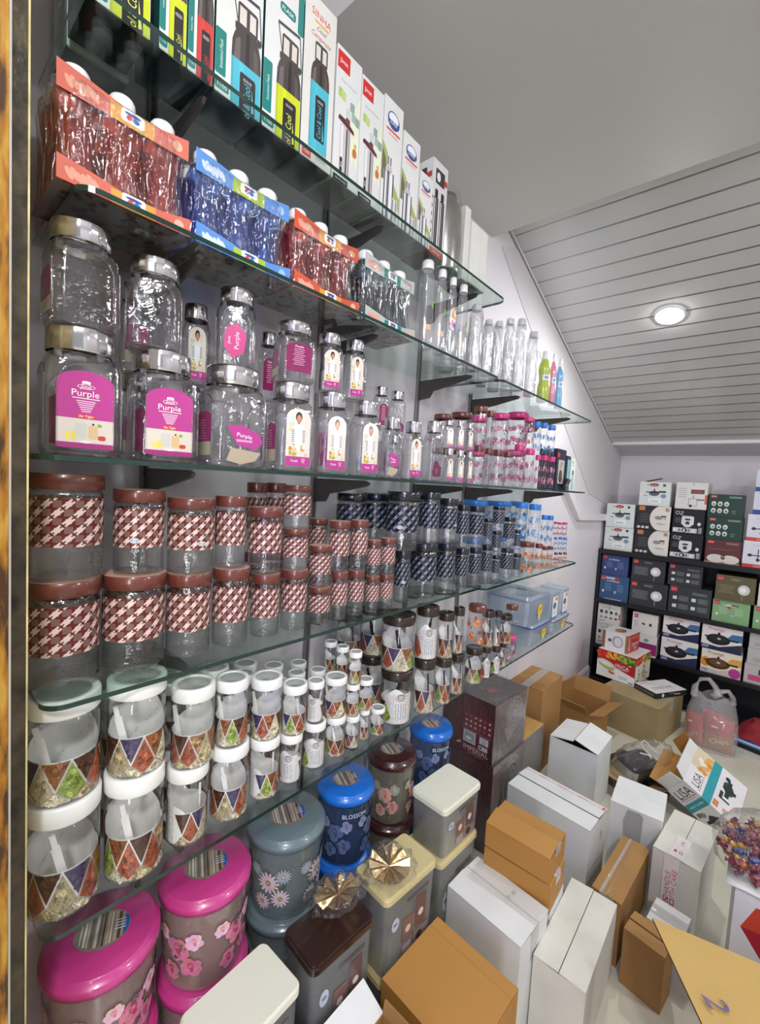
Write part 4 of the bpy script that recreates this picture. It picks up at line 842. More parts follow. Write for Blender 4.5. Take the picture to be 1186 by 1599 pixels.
for k, (y0, y1, h) in enumerate(((.665, .741, .277), (.743, .819, .268))):
    box_thing('oil_pourer_carton', f'white oil pourer carton with a red corner tag, {"taller left" if k == 0 else "right"} of two', 'box', .19, (y0+y1)/2, ZT, .10, y1-y0, h, 0, wcols, top_g, [('+x', oilpour, 'front_print')])
def ovalbot(p, w, h):
    p.rect(0, 0, w, h, C('#dcdedb')); p.poly([(0, h*.3), (0, h*.62), (w*.25, h*.55), (w*.55, h*.36), (w, h*.22), (w, h*.10), (w*.4, h*.3)], C('#a4b06a')); p.poly([(0, h*.3), (0, h*.56), (w*.2, h*.48), (w*.3, h*.3)], C('#6f6a48'))
    p.ell(w*.5, h*.84, w*.32, h*.075, C('#33508c'), 20); p.ell(w*.5, h*.855, w*.26, h*.05, C('#e8eaee'), 18); p.rect(w*.2, h*.8, w*.8, h*.835, C('#33508c')); p.text('SUPER', w*.5, h*.818, w*.14, WHT)
    p.rect(w*.14, h*.735, w*.86, h*.755, C('#d85a52')); p.rect(w*.24, h*.705, w*.76, h*.715, C('#d8968e'))
    p.rrect(w*.12, 0, w*.64, h*.4, .004, C('#dcdde0')); p.poly([(w*.16, h*.38), (w*.6, h*.38), (w*.5, h*.45), (w*.26, h*.45)], C('#b9babd')); p.rrect(w*.28, h*.44, w*.5, h*.52, .003, C('#c8c8ca'))
    for u, c in ((.14, BLK), (.3, C('#5a5a60')), (.36, BLK), (.5, C('#efeff2')), (.6, BLK)): p.rect(w*u, 0, w*(u+.05), h*.4, c)
    p.rect(w*.3, h*.45, w*.34, h*.52, BLK); p.rect(w*.44, h*.45, w*.48, h*.52, BLK); p.rrect(w*.62, h*.02, w*.9, h*.2, .002, C('#d0d0d2')); p.rect(w*.64, h*.02, w*.67, h*.19, BLK); p.rect(w*.82, h*.02, w*.85, h*.19, BLK)
for k, (y0, y1, h) in enumerate(((.822, .893, .278), (.898, .969, .24), (.975, 1.0, .184))):
    if k == 2: y1 = 1.034
    box_thing('steel_bottle_carton', f'white steel bottle carton with a blue oval badge, {("tallest", "middle-height", "shortest")[k]} of three', 'box', .19, (y0+y1)/2, ZT, .10, y1-y0, h, 0, wcols, top_g, [('+x', ovalbot, 'front_print')])
def bwbot(p, w, h):
    p.rect(0, 0, w, h, C('#d4d2d4')); p.rect(0, h*.0, w, h*.07, C('#cf4a34')); p.text('BOTTLE', w*.5, h*.035, w*.13, WHT)
    for u in (.16, .56):
        p.rrect(w*u, h*.09, w*(u+.3), h*.62, .006, C('#2a2728')); p.rrect(w*(u+.05), h*.62, w*(u+.25), h*.7, .003, C('#2a2728')); p.rect(w*(u+.05), h*.12, w*(u+.1), h*.6, C('#e8e8ea')); p.rect(w*(u+.17), h*.12, w*(u+.21), h*.6, C('#8a888a'))
    for i in range(6): p.ell(w*.06, h*(.14+.09*i), w*.035, h*.022, BLK, 10)
    p.rrect(w*.2, h*.76, w*.8, h*.92, .004, C('#3a3436')); p.ell(w*.4, h*.84, w*.12, h*.05, C('#e0e0e2')); p.rect(w*.78, h*.8, w*.98, h*.86, C('#b43a34'))
box_thing('printed_bottle_carton', 'black and white printed bottle carton with a red lower band', 'box', .185, 1.074, ZT, .10, .074, .255, 0, [C('#5a4048'), C('#c9c2c4'), C('#8a8688'), C('#d4d2d4'), C('#8a8688'), C('#8a8688')], top_g, [('+x', bwbot, 'front_print'), ('-y', bwbot, 'side_print')])
t = thing('steel_flask', 'tall brushed steel flask in clear film, right of the black and white carton', 'bottle', (.19, 1.178, ZT))
b = MB(); b.lathe([(.0003, .0), (.044, .001), (.046, .008), (.046, .17), (.04, .2), (.03, .215), (.03, .232), (.0003, .235)], 32); obj('flask_body', b.mesh('steel_flask_body', ['steel']), t)
b = MB(); b.lathe([(.0003, -.0001), (.046, -.0001)], 24, sm=False); b.f = [f[::-1] for f in b.f]; obj('flask_base', b.mesh('flask_base', ['smoke']), t)
b = MB(); R = random.Random(5); rows = [[((.050-.012*max(0, (a-8)/6)+.0025*sin(5*q+a))*cos(2*pi*q/32), (.050-.012*max(0, (a-8)/6)+.0025*sin(5*q+a*2))*sin(2*pi*q/32), .001+a*.0185) for q in range(32)] for a in range(14)]; b.grid(rows); obj('film_sleeve', b.mesh('film_sleeve', ['wrap']), t)
pc = [C('#6a6a66'), C('#e4e5e0'), C('#d6d7d0'), C('#e2e3dd'), C('#d6d7d0'), C('#d6d7d0')]
def plainp(p, w, h): p.rect(w*.6, h*.02, w*.605, h*.98, C('#b9bab2')); p.bars(w*.3, h*.1, w*.3, 2, .001, .003, C('#c2c3bc'))
box_thing('plain_carton', 'narrow plain white carton beside the steel flask', 'box', .18, 1.249, ZT, .09, .032, .225, 0, pc, top_g, [('+x', plainp, 'front_print')])
box_thing('plain_carton', 'wider plain white carton, last on the top shelf', 'box', .18, 1.32, ZT, .10, .104, .192, 0, pc, top_g, [('+x', plainp, 'front_print')])
# boxes at the right end of the middle shelf
def win(c):
    def fn(p, w, h):
        p.rect(0, 0, w, h, C('#20233a')); p.rrect(w*.2, h*.16, w*.86, h*.74, .006, C('#b7b3aa')); p.ell(w*.5, h*.34, w*.2, h*.16, C(c)); p.poly([(w*.3, h*.3), (w*.45, h*.7), (w*.7, h*.68), (w*.4, h*.5)], C('#8a8f84')); p.rect(w*.05, h*.8, w*.3, h*.9, C('#c8323c'))
    return fn
navy = [C('#15172a'), C('#20233a'), C('#20233a'), C('#20233a'), C('#20233a'), C('#20233a')]
box_thing('gift_box', 'navy window box standing at the right end of the middle shelf', 'box', .21, 2.17, SZ[3]+.0005, .085, .12, .195, 0, navy, 'boxes at the end of the middle shelf', [('+x', win('#5a4334'), 'front_print'), ('-y', lambda p, w, h: p.rect(w*.1, h*.72, w*.6, h*.8, C('#c8323c')), 'side_tag')])
box_thing('gift_box', 'dark window box with an aqua front, behind the navy box', 'box', .21, 2.27, SZ[3]+.0005, .085, .06, .172, 0, navy, 'boxes at the end of the middle shelf', [('+x', lambda p, w, h: (p.rect(w*.3, h*.1, w*.95, h*.9, C('#6fb8b4')), p.rect(w*.45, h*.1, w*.5, h*.9, C('#a8d4d0'))), 'front_print')])
box_thing('gift_box', 'slim white and aqua box, last on the middle shelf', 'box', .21, 2.35, SZ[3]+.0005, .08, .07, .165, 0, pc, 'boxes at the end of the middle shelf', [('+x', lambda p, w, h: (p.poly([(w*.3, h*.05), (w*.75, h*.05), (w*.7, h*.52), (w*.38, h*.5)], C('#8cc4bf')), p.rrect(w*.42, h*.5, w*.68, h*.64, .004, BLK), p.rrect(w*.3, h*.84, w*.65, h*.93, .003, C('#b9bcbc')), p.rect(w*.3, h*.78, w*.7, h*.8, C('#9a9c9c'))), 'front_print')])
t = thing('card_holder', 'small black angled stand on the edge of the middle shelf', 'stand', (.255, 2.23, SZ[3]+.0005), rad(10)); b = MB(); b.box(-.014, -.045, 0, .014, .045, .012); i0 = len(b.v); b.box(-.004, -.045, .006, .006, .045, .06); b.xf(Matrix.Rotation(rad(16), 4, 'Y'), i0); obj('stand_body', b.mesh('angled_stand', ['smoke']), t)

# ================================================================ buckets under the shelves
def rose(p, u, v, s, c1, c2, R):
    for i in range(7): a = i*.9+R.random(); p.ell(u+s*.45*cos(a), v+s*.45*sin(a), s*.55, s*.45, tuple(q*R.uniform(.75, 1.05) for q in c1), 10, a)
    for i in range(4): a = i*1.7; p.ell(u+s*.2*cos(a), v+s*.2*sin(a), s*(.42-.07*i), s*(.34-.06*i), tuple(q*R.uniform(.8, 1.1) for q in (c2 if i % 2 else c1)), 10, a)
    p.ell(u, v, s*.12, s*.1, c2, 8)
def daisy(p, u, v, s, c1, c2, R):
    for i in range(14): a = i*.45; p.ell(u+s*.62*cos(a), v+s*.62*sin(a), s*.42, s*.13, tuple(q*R.uniform(.8, 1.05) for q in c1), 8, a)
    p.ell(u, v, s*.2, s*.17, c2, 10)
BK = {'pink': ('pinkb', C('#d6829e'), C('#b83a68'), C('#f0c4d4')), 'grey': ('greyb', C('#cdbcc4'), C('#b99a3a'), C('#9fa5ac')), 'blue': ('blueb', C('#5f6f96'), C('#39456a'), C('#8a94ae')), 'brown': ('brownb', C('#c8998c'), C('#a8604e'), C('#8f9a8e'))}
BR, BH = .0975, .214
def bk_body(k):
    b = MB(); b.lathe([(.0003, .001), (.078, .001), (.082, .006), (.0835, .012), (.093, .178), (.0945, .184), (.0965, .186), (.0965, .192)], 48); return b.mesh('bucket_body', [BKM[k]])
BKM = {'pink': clear('pinkish_bucket', (.92, .86, .86), .06, .6, .1, haze=.38, hazecol=C('#c4aca6')), 'grey': clear('grey_bucket', (.75, .82, .82), .06, .6, .1, haze=.4, hazecol=C('#98a6a6')), 'blue': clear('blue_bucket', (.55, .66, .8), .06, .6, .1, haze=.5, hazecol=C('#3d5276')), 'brown': clear('olive_bucket', (.75, .74, .68), .06, .6, .1, haze=.4, hazecol=C('#8d8a7c'))}
def bk_lid(k):
    b = MB(); b.lathe([(.0965, .186), (.0985, .187), (.099, .200), (.0975, .2035), (.093, .2045), (.091, .2125), (.089, .214), (.0002, .214)], 56); return b.mesh('bucket_lid', [BK[k][0]])
def bk_sticker(k):
    b = MB(); p = Print(b, (0, 0, .2142), (0, 1, 0), (-1, 0, 0), 0); R = random.Random(4)
    p.ell(0, 0, .047, .04, C('#8a7d74'), 24)
    for i in range(12): u = -.036+i*.0062; hgt = .034*math.sqrt(max(.05, 1-(u/.045)**2)); p.rect(u, -hgt, u+R.uniform(.002, .005), hgt, C(R.choice(['#cfc8bc', '#4a4038', '#b79a84', '#e0dcd4', '#6a5c56', '#9aa4a0'])))
    p.poly([(.045*cos(a), .038*sin(a)) for a in [rad(q) for q in range(-38, 42, 8)]], C('#2a62b4')); p.bars(.03, .012, .022, 4, .002, .004, C('#cfdcf0'), 3)
    return b.mesh('lid_sticker', ['prg'])
def bk_flowers(k):
    b = MB(); R = random.Random(k); p = Print(b, (0, 0, 0), (0, 1, 0), (0, 0, 1), 0, (.0905, 0)); _, c1, c2, c3 = BK[k]; f = daisy if k == 'grey' else rose
    for s_ in (-.175, -.06, .065, .18):
        for _ in range(5): p.ell(s_+R.uniform(-.03, .04), .085+R.uniform(-.05, .05), R.uniform(.008, .014), .004, C(R.choice(['#56704a', '#6f7f58', '#4a5a50'])) if k != 'blue' else C('#2a3450'), 9, R.uniform(0, 3))
        f(p, s_, .105, .028, c1, c2, R); f(p, s_+.03, .066, .024, c1, c2, R); f(p, s_-.016, .052, .022, c1, c2, R); f(p, s_+.036, .125, .02, c3, c1, R); f(p, s_-.034, .132, .017, c3, c1, R)
    if k == 'blue': p.text('BLOSSOM', .0, .158, .018, C('#d8e0ee')); p.text('BLOSSOM', -.28, .158, .018, C('#d8e0ee'))
    # follow the taper of the wall
    b.v = [(x*(.0845+.0095*z/.178)/.0905, y*(.0845+.0095*z/.178)/.0905, z) for x, y, z in b.v]
    return b.mesh('flower_print', ['pr'])
BUK = [('pink', .14, .272, .099, 3), ('pink', .14, .478, .098, 3), ('grey', .143, .698, .1005, 3), ('blue', .15, .905, .086, 3), ('brown', .15, 1.118, .0835, 3), ('blue', .15, 1.345, .0805, 3)]
BN = ['pink-lidded rose bucket nearest the door jamb', 'pink-lidded rose bucket second from the jamb', 'grey-lidded daisy bucket', 'blue-lidded dark flower bucket between grey and maroon', 'maroon-lidded rose bucket', 'blue-lidded flower bucket beside the maroon boxes']
for q, (k, x, y, r, n) in enumerate(BUK):
    for j in range(n):
        s = r/.099; hz = .6455/3
        t = thing('storage_bucket', f'{BN[q]}, {("bottom", "middle", "top")[j]} of its stack', 'bucket', (x, y, j*hz+.0003), rad(-25+17*j*(j-2)), 'flower buckets under the shelves', (s, s, (hz-.0006)/BH))
        obj('bucket_body', cached(('bkb', k), lambda: bk_body(k)), t); obj('lid', cached(('bkl', k), lambda: bk_lid(k)), t)
        obj('flower_print', cached(('bkf', k), lambda: bk_flowers(k)), t)
        if j == 2: obj('lid_sticker', cached(('bks', k), lambda: bk_sticker(k)), t)

# ================================================================ rectangular food tubs
def rrow(sx, sy, z, rc, n=5):
    P = []
    for cx, cy, a in ((sx/2-rc, -sy/2+rc, -90), (sx/2-rc, sy/2-rc, 0), (-sx/2+rc, sy/2-rc, 90), (-sx/2+rc, -sy/2+rc, 180)):
        P += [(cx+rc*cos(rad(a+90*i/n)), cy+rc*sin(rad(a+90*i/n)), z) for i in range(n+1)]
    return P
def tub_print(sx, sy, h):
    b = MB(); p = Print(b, (sx*.472, -sy/2, 0), (0, 1, 0), (0, 0, 1), 0, None, .0008); w = sy
    p.ell(w*.2, h*.66, w*.07, h*.09, C('#b9c4d0')); p.ell(w*.2, h*.66, w*.04, h*.02, C('#6a7a92'))
    for (a, c, d, e, k) in ((.34, .3, .56, .62, '#7d5f58'), (.6, .34, .8, .78, '#6a4f4a'), (.36, .1, .52, .26, '#a89a92'), (.57, .1, .86, .3, '#8d7a74')): p.rrect(w*a, h*c, w*d, h*e, .004, C(k))
    for (a, c, d, k) in ((.45, .45, .05, '#cfc4bc'), (.7, .52, .05, '#d8cfc8'), (.68, .2, .06, '#4a3a38')): p.ell(w*a, h*c, w*d, w*d, C(k))
    p.rect(w*.42, h*.82, w*.84, h*.87, C('#5a5450')); return b.mesh('tub_print', ['pr'])
def food_tub(F, w, d, h, rot, lidmat, label, group='rectangular food tubs on the floor', pr=True, z=0, body='tub'):
    e1 = Vector((cos(rot), sin(rot), 0)); e2 = Vector((-e1.y, e1.x, 0)); c = Vector((F[0], F[1], 0))+e1*w/2+e2*d/2
    t = thing('food_tub', label, 'tub', (c.x, c.y, z), rot-pi/2, group)
    sx, sy = d, w; b = MB(); lh = .02
    b.grid([rrow(sx*.88, sy*.88, .0015, .012), rrow(sx*.9, sy*.92, .004, .014), rrow(sx*.945, sy*.955, h-lh-.002, .016), rrow(sx*.97, sy*.97, h-lh, .016), rrow(sx*.97, sy*.97, h-lh+.006, .016)], sm=True)
    b.quad(rrow(sx*.88, sy*.88, .0015, .012)[::-1]); obj('tub_body', b.mesh('tub_body', [body]), t)
    b = MB(); rows = [rrow(sx*.98, sy*.98, h-lh-.001, .016), rrow(sx, sy, h-lh, .017), rrow(sx, sy, h-.007, .017), rrow(sx*.985, sy*.985, h-.004, .016), rrow(sx*.95, sy*.96, h-.004, .014), rrow(sx*.94, sy*.95, h, .013), rrow(sx*.93, sy*.94, h, .013)]
    b.grid(rows, sm=False); b.quad(rows[-1]); obj('lid', b.mesh('tub_lid', [lidmat]), t)
    if pr: obj('printed_panel', tub_print(sx, sy, h-lh), t)
    return t
R90 = rad(87)
food_tub((.371, 1.112), .207, .139, .165, R90, 'cream', 'frosted tub with a cream lid, top of the taller stack beside the maroon bucket', z=.385)
food_tub((.372, 1.105), .21, .143, .385, R90, 'beige', 'frosted tub with a beige lid under the cream-lidded tub', z=0)
food_tub((.403, .809), .200, .127, .22, rad(85.5), 'beige', 'frosted tub with a beige lid carrying a gold bow', z=.28)
food_tub((.403, .809), .200, .127, .28, rad(85.5), 'beige', 'frosted tub, lower of two under the gold bow on beige', z=0, pr=False)
food_tub((.392, .585), .183, .117, .23, rad(86), 'choc', 'frosted tub with a dark brown glossy lid carrying a gold bow', z=.27)
food_tub((.392, .585), .183, .117, .27, rad(86), 'choc', 'frosted tub, lower of two under the dark brown glossy lid', z=0, pr=False)
food_tub((.399, .362), .197, .130, .23, rad(92), 'cream', 'cream-lidded tub at the bottom left in front of the pink buckets', z=.27)
food_tub((.399, .362), .197, .130, .27, rad(92), 'cream', 'frosted tub, lower of two at the bottom left by the pink buckets', z=0, pr=False)
def gold_bow(x, y, z, s, seed, rx, ry, label):
    t = thing('gift_bow', label, 'bow', (x, y, z), 0, 'gold gift bows'); R = random.Random(seed)
    for i in range(11):
        a = 2*pi*i/11; b = MB(); w = s*.3
        p0, p1 = Vector((0, 0, .002)), Vector((s*cos(a-.26), s*sin(a-.26), .006)); p2 = Vector((s*1.04*cos(a), s*1.04*sin(a), .017)); p3 = Vector((s*cos(a+.26), s*sin(a+.26), .006)); mid = Vector((s*.5*cos(a), s*.5*sin(a), .016))
        b.quad([p0, p1, p2, mid]); b.quad([p0, mid, p2, p3]); obj('foil_pleat', b.mesh('foil_pleat', ['gold']), t)
    b = MB(); rows = [[((s*1.12+.007*sin(3*q+seed)+.005*sin(7*q))*k*cos(2*pi*q/28), (s*1.12+.007*sin(3*q+seed)+.005*sin(5*q))*k*sin(2*pi*q/28), .001+hh+.003*sin(q*2.1)) for q in range(28)] for k, hh in ((1.12, .0), (1.1, .012), (.8, .023), (.4, .026), (.05, .026))]
    b.grid(rows); obj('clear_wrapper', b.mesh('clear_wrapper', ['wrap']), t); t.rotation_euler = (rx, ry, R.uniform(0, 3)); t['category'] = 'bow'
gold_bow(.345, .885, .507, .054, 1, rad(6), rad(2), 'gold foil gift bow in clear film on the beige lid')
gold_bow(.318, .725, .520, .055, 2, rad(-6), rad(16), 'gold foil gift bow in clear film on the dark brown lid')
# plastic tubs at the far end of the lowest shelf
def clip_tub(x, y, z, sx, sy, h, rim, label, sticker=True):
    t = thing('clip_tub', label, 'tub', (x, y, z+.0004), 0, 'clip-lid tubs on the lowest shelf'); m = plain('rim_'+rim, C(rim), .3)
    b = MB(); rows = [rrow(sx*.86, sy*.9, .001, .015), rrow(sx*.95, sy*.96, h*.86, .018)]; b.grid(rows); b.quad(rows[0][::-1]); obj('tub_body', b.mesh('clip_tub_body', ['tubb']), t)
    b = MB(); rows = [rrow(sx*.96, sy*.965, h*.84, .018), rrow(sx, sy, h*.86, .02), rrow(sx, sy, h*.9, .02), rrow(sx*.97, sy*.98, h*.905, .018)]; b.grid(rows, sm=False); l = obj('lid_rim', b.mesh('clip_rim', [m]), t)
    b = MB(); rows = [rrow(sx*.97, sy*.98, h*.9, .018), rrow(sx*.92, sy*.94, h, .015)]; b.grid(rows); b.quad(rows[-1]); obj('clear_lid', b.mesh('clip_lid', ['tubb']), t)
    if sticker:
        b = MB(); p = Print(b, (sx*.47, -sy/2, 0), (0, 1, 0), (0, 0, 1), 0, None, .001)
        p.ell(sy*.6, h*.45, sy*.12, h*.2, C('#e8c23a'), 16); p.poly([(sy*.52, h*.4), (sy*.7, h*.46), (sy*.69, h*.53), (sy*.51, h*.47)], C('#d8902a')); p.rect(sy*.53, h*.12, sy*.63, h*.3, C('#cfd89a')); obj('yellow_sticker', b.mesh('tub_sticker', ['pr']), t)
clip_tub(.165, 2.075, .81, .20, .245, .098, '#3a42a8', 'lower frosted tub with a blue clip rim and yellow sticker')
clip_tub(.155, 2.02, .909, .21, .235, .138, '#8795ac', 'larger frosted tub with clear lid on the blue-rimmed tub')
clip_tub(.165, 2.335, .81, .20, .25, .074, '#6a3a34', 'lower frosted tub with a brown clip rim at the shelf end')
for k, y in enumerate((2.255, 2.40)):
    t = thing('clip_tub', f'tall narrow tub with a white picture card, {("left", "right")[k]} of two', 'tub', (.19, y, .8845), 0, 'clip-lid tubs on the lowest shelf')
    b = MB(); sx, sy, h = .12, .105, .14; rows = [rrow(sx*.9, sy*.9, .001, .01), rrow(sx, sy, h*.88, .012)]; b.grid(rows); b.quad(rows[0][::-1]); obj('tub_body', b.mesh('tall_tub_body', ['tubb']), t)
    b = MB(); rows = [rrow(sx*1.02, sy*1.02, h*.88, .013), rrow(sx*1.02, sy*1.02, h*.97, .013), rrow(sx*.9, sy*.9, h, .01)]; b.grid(rows, sm=False); b.quad(rows[-1]); obj('lid', b.mesh('tall_tub_lid', ['tubb']), t)
    b = MB(); p = Print(b, (sx*.5, -sy/2, 0), (0, 1, 0), (0, 0, 1), 0, None, .001); p.rect(sy*.12, h*.1, sy*.82, h*.84, C('#e6e8e6')); p.ell(sy*.42, h*.5, sy*.2, h*.12, C('#4f7080')); p.ell(sy*.62, h*.74, sy*.16, h*.07, C('#d8915a')); p.rect(sy*.12, h*.03, sy*.85, h*.1, C('#5a84c8')); p.bars(sy*.4, h*.3, sy*.4, 3, .002, .003, C('#b4bcc0')); obj('picture_card', b.mesh('picture_card', ['pr']), t)

# ================================================================ cartons on the floor
def place(F, w, d, rot):
    e1 = Vector((cos(rot), sin(rot), 0)); e2 = Vector((-e1.y, e1.x, 0)); c = Vector((F[0], F[1], 0))+e1*w/2+e2*d/2; return c.x, c.y, rot-pi/2
def carton(label, F, w, d, h, rot, mat, seam='y', tilt=(2, 1), tape=True, z=0, prints=(), group='cartons on the floor', gap=.0009, worn=True, skew=0):
    x, y, rz = place(F, w, d, rot); sx, sy = d, w; R = random.Random(label)
    t = thing('carton', label, 'carton', (x, y, z+.0004), rz, group)
    b = MB(); th = .0035; n = 5
    def wall(P, Q):      # slightly bowed wall with thickness
        P, Q = Vector(P), Vector(Q); nn = Vector(((Q-P).y, -(Q-P).x, 0)).normalized(); rows = []
        for a in range(n+1):
            zz = (h-th)*a/n; rows.append([P.lerp(Q, k/6)+Vector((0, 0, zz))+nn*(.0018*sin(pi*k/6)*sin(pi*a/n)*bow) for k in range(7)])
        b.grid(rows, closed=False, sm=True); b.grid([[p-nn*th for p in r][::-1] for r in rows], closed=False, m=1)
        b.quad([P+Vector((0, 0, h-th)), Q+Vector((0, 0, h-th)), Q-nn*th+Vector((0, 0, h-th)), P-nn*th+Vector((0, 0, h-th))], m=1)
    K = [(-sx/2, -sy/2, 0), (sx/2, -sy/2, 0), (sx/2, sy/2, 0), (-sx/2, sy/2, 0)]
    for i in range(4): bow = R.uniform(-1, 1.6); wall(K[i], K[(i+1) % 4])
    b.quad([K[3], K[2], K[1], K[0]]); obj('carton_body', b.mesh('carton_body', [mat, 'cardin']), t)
    # two top flaps meeting at the seam
    L, Wd = (sy, sx) if seam == 'y' else (sx, sy)
    for s_ in (-1, 1):
        b = MB(); off = skew*s_
        b.box(0, -L/2, 0, Wd/2-gap-off, L/2, th, m=0)
        for q in range(len(b.v)):
            X, Y, Z = b.v[q]; b.v[q] = (X, Y*(1+R.uniform(-.004, .004)), Z)
        o = obj('flap', b.mesh('carton_flap', [mat]), t)
        M = Matrix.Translation((0, 0, h-th)) @ (Matrix.Rotation(0 if seam == 'y' else pi/2, 4, 'Z')) @ Matrix.Rotation(0 if s_ < 0 else pi, 4, 'Z') @ Matrix.Translation((-Wd/2, 0, .0002)) @ Matrix.Rotation(-rad(tilt[0] if s_ < 0 else tilt[1]), 4, 'Y')
        o.matrix_parent_inverse = Matrix(); o.matrix_local = M
    if tape:
        b = MB(); tw = .022; zt = h+.0016
        if seam == 'y': b.box(-tw, -sy/2-.0006, zt, tw, sy/2+.0006, zt+.0003); b.box(-tw, -sy/2-.0012, h*.72, tw, -sy/2-.0006, zt); b.box(-tw, sy/2+.0006, h*.72, tw, sy/2+.0012, zt)
        else: b.box(-sx/2-.0006, -tw, zt, sx/2+.0006, tw, zt+.0003); b.box(sx/2+.0006, -tw, h*.72, sx/2+.0025, tw, zt); b.box(-sx/2-.0012, -tw, h*.72, -sx/2-.0006, tw, zt)
        obj('tape', b.mesh('packing_tape', ['tape']), t)
    F_ = faces(sx, sy, h)
    for face, fn, pn in prints:
        b = MB(); p = Print(b, *F_[face], 0, None, .0024 if face == 'top' else .0022); fn(p, sy if face in ('+x', '-x', 'top') else sx, sx if face == 'top' else h); obj(pn, b.mesh(pn, ['pr']), t)
    return t
REDI = C('#b8485a')
def care_tape(vert=True):
    def fn(p, w, h):
        c = w*.42; p.rect(c-.024, 0, c+.022, h, C('#e6dedd')); p.text('HANDLE', c-.008, h*.62, .023, REDI, pi/2); p.text('WITH CARE', c+.011, h*.61, .023, REDI, pi/2)
        p.rect(c-.016, h*.36, c+.0, h*.44, REDI); p.rect(c-.013, h*.37, c-.003, h*.43, C('#e6dedd')); p.poly([(c-.014, h*.36), (c-.01, h*.36), (c, h*.44), (c-.004, h*.44)], REDI); p.rect(c+.004, h*.36, c+.018, h*.44, REDI); p.rect(c+.007, h*.38, c+.015, h*.43, C('#e6dedd'))
        for i in range(4): p.ell(c+.002+.006*cos(i*.8), h*.24+.007*sin(i*.8), .011, .002, REDI, 8, i*.8)
    return fn
def care_top(p, w, h):
    p.rect(w*.0, h*.36, w*.45, h*.66, C('#e8e2e0')); p.ell(w*.13, h*.46, .009, .006, REDI, 12); p.ell(w*.13, h*.46, .006, .0035, C('#e8e2e0'), 12); p.ell(w*.13, h*.58, .008, .005, REDI, 10); p.text('2', w*.33, h*.5, .034, C('#c4707c'), pi/2); 
def strip_tape(p, w, h):
    p.rect(0, h*.82, w, h*.985, C('#e3dcdc'))
    for i in range(5): p.text('HANDLE WITH CARE', w*(.12+.2*i), h*.9, .011, C('#b4606e'))
def red_strip(p, w, h):
    p.rect(w*.80, h*.01, w*.985, h*.99, C('#e4dcdc'))
    for i in range(4): p.text('HANDLE WITH CARE', w*.89, h*(.13+.245*i), .0125, C('#b4606e'), pi/2)
    p.rect(w*.82, h*.01, w*.96, h*.035, C('#c46a74'))
def faint(p, w, h): p.text('37x   40  40', w*.6, h*.4, .017, C('#b9b9b4'), -.1, 1, None, .3)
carton('large plain orange-brown carton at the bottom centre, smooth closed top', (.656, .778), .224, .240, .33, rad(87.3), 'card3', 'x', (.3, .9), False, gap=.0004, skew=.078)
carton('long white carton with taped split seam behind the plain brown carton', (.62, 1.125), .162, .243, .30, rad(85.5), 'wcard', 'x', (3, 1.5), True, prints=[('top', faint, 'pencil_marks')])
carton('tall white carton with two-flap top at the bottom, right of the long white one', (.77, 1.195), .333, .138, .235, rad(90.8), 'wcard2', 'y', (2.5, .5), False, prints=[])
carton('white carton, lowest of three, under the two small brown cartons', (.628, 1.325), .118, .195, .265, rad(91), 'wcard', 'x', (1, 1), False)
carton('small dented brown carton, lower of two stacked on white', (.630, 1.303), .132, .213, .088, rad(92), 'card3', 'x', (1, 1), True, z=.268)
carton('small brown carton with torn open flap, upper of two stacked', (.622, 1.302), .14, .207, .078, rad(90.8), 'card3', 'x', (9, 3), True, z=.36, skew=.004)
carton('wide white carton with red tape along its far edge, mid floor', (.63, 1.70), .171, .332, .30, rad(85.4), 'wcard', 'x', (1.5, 5), False, prints=[('top', red_strip, 'red_tape'), ('+x', lambda p, w, h: p.text('UP', w*.7, h*.75, .03, C('#c09a92'), pi/2), 'faint_stamp')])
carton('tall narrow brown carton between the white ones, torn front corner', (.772, 1.559), .325, .091, .215, rad(86.3), 'card', 'y', (3, 6), True)
carton('brown carton standing in the right foreground, plain front', (.902, 1.506), .09, .113, .181, rad(82), 'card', 'x', (3, 8), False)
carton('small flat white carton peeking out behind the foreground brown one', (.93, 1.64), .11, .10, .15, rad(84), 'wcard', 'x', (1, 1), True)
carton('soiled white carton with red handle-with-care tape', (.95, 1.822), .285, .143, .27, rad(84.5), 'wcard2', 'y', (1, 1), False, prints=[('-y', care_tape(), 'warning_tape'), ('top', care_top, 'warning_tape')])
carton('white carton with a torn grey tape patch on its front', (.818, 1.96), .20, .18, .295, rad(94.6), 'wcard', 'x', (1, .5), False, prints=[('-y', lambda p, w, h: (p.poly([(w*.3, h*.55), (w*.62, h*.5), (w*.64, h*.94), (w*.58, h*.98), (w*.34, h*.97), (w*.27, h*.8)], C('#a9aaa8')), p.rect(w*.615, h*.42, w*.64, h*.56, C('#77736a'))), 'torn_tape')])
carton('tall white carton with raised open flaps beside the toaster', (.515, 2.22), .231, .225, .305, rad(89), 'wcard', 'y', (9, 15), False, skew=.0, prints=[('top', lambda p, w, h: None, 'top_print')] and ())
carton('brown carton under the end of the lowest shelf, behind the yellow box', (.205, 2.31), .30, .195, .47, rad(90), 'card', 'y', (1, 1), True)
carton('big battered pale brown carton in front of the black rack', (.62, 3.13), .42, .36, .24, rad(80), 'card2', 'x', (.2, .3), True)
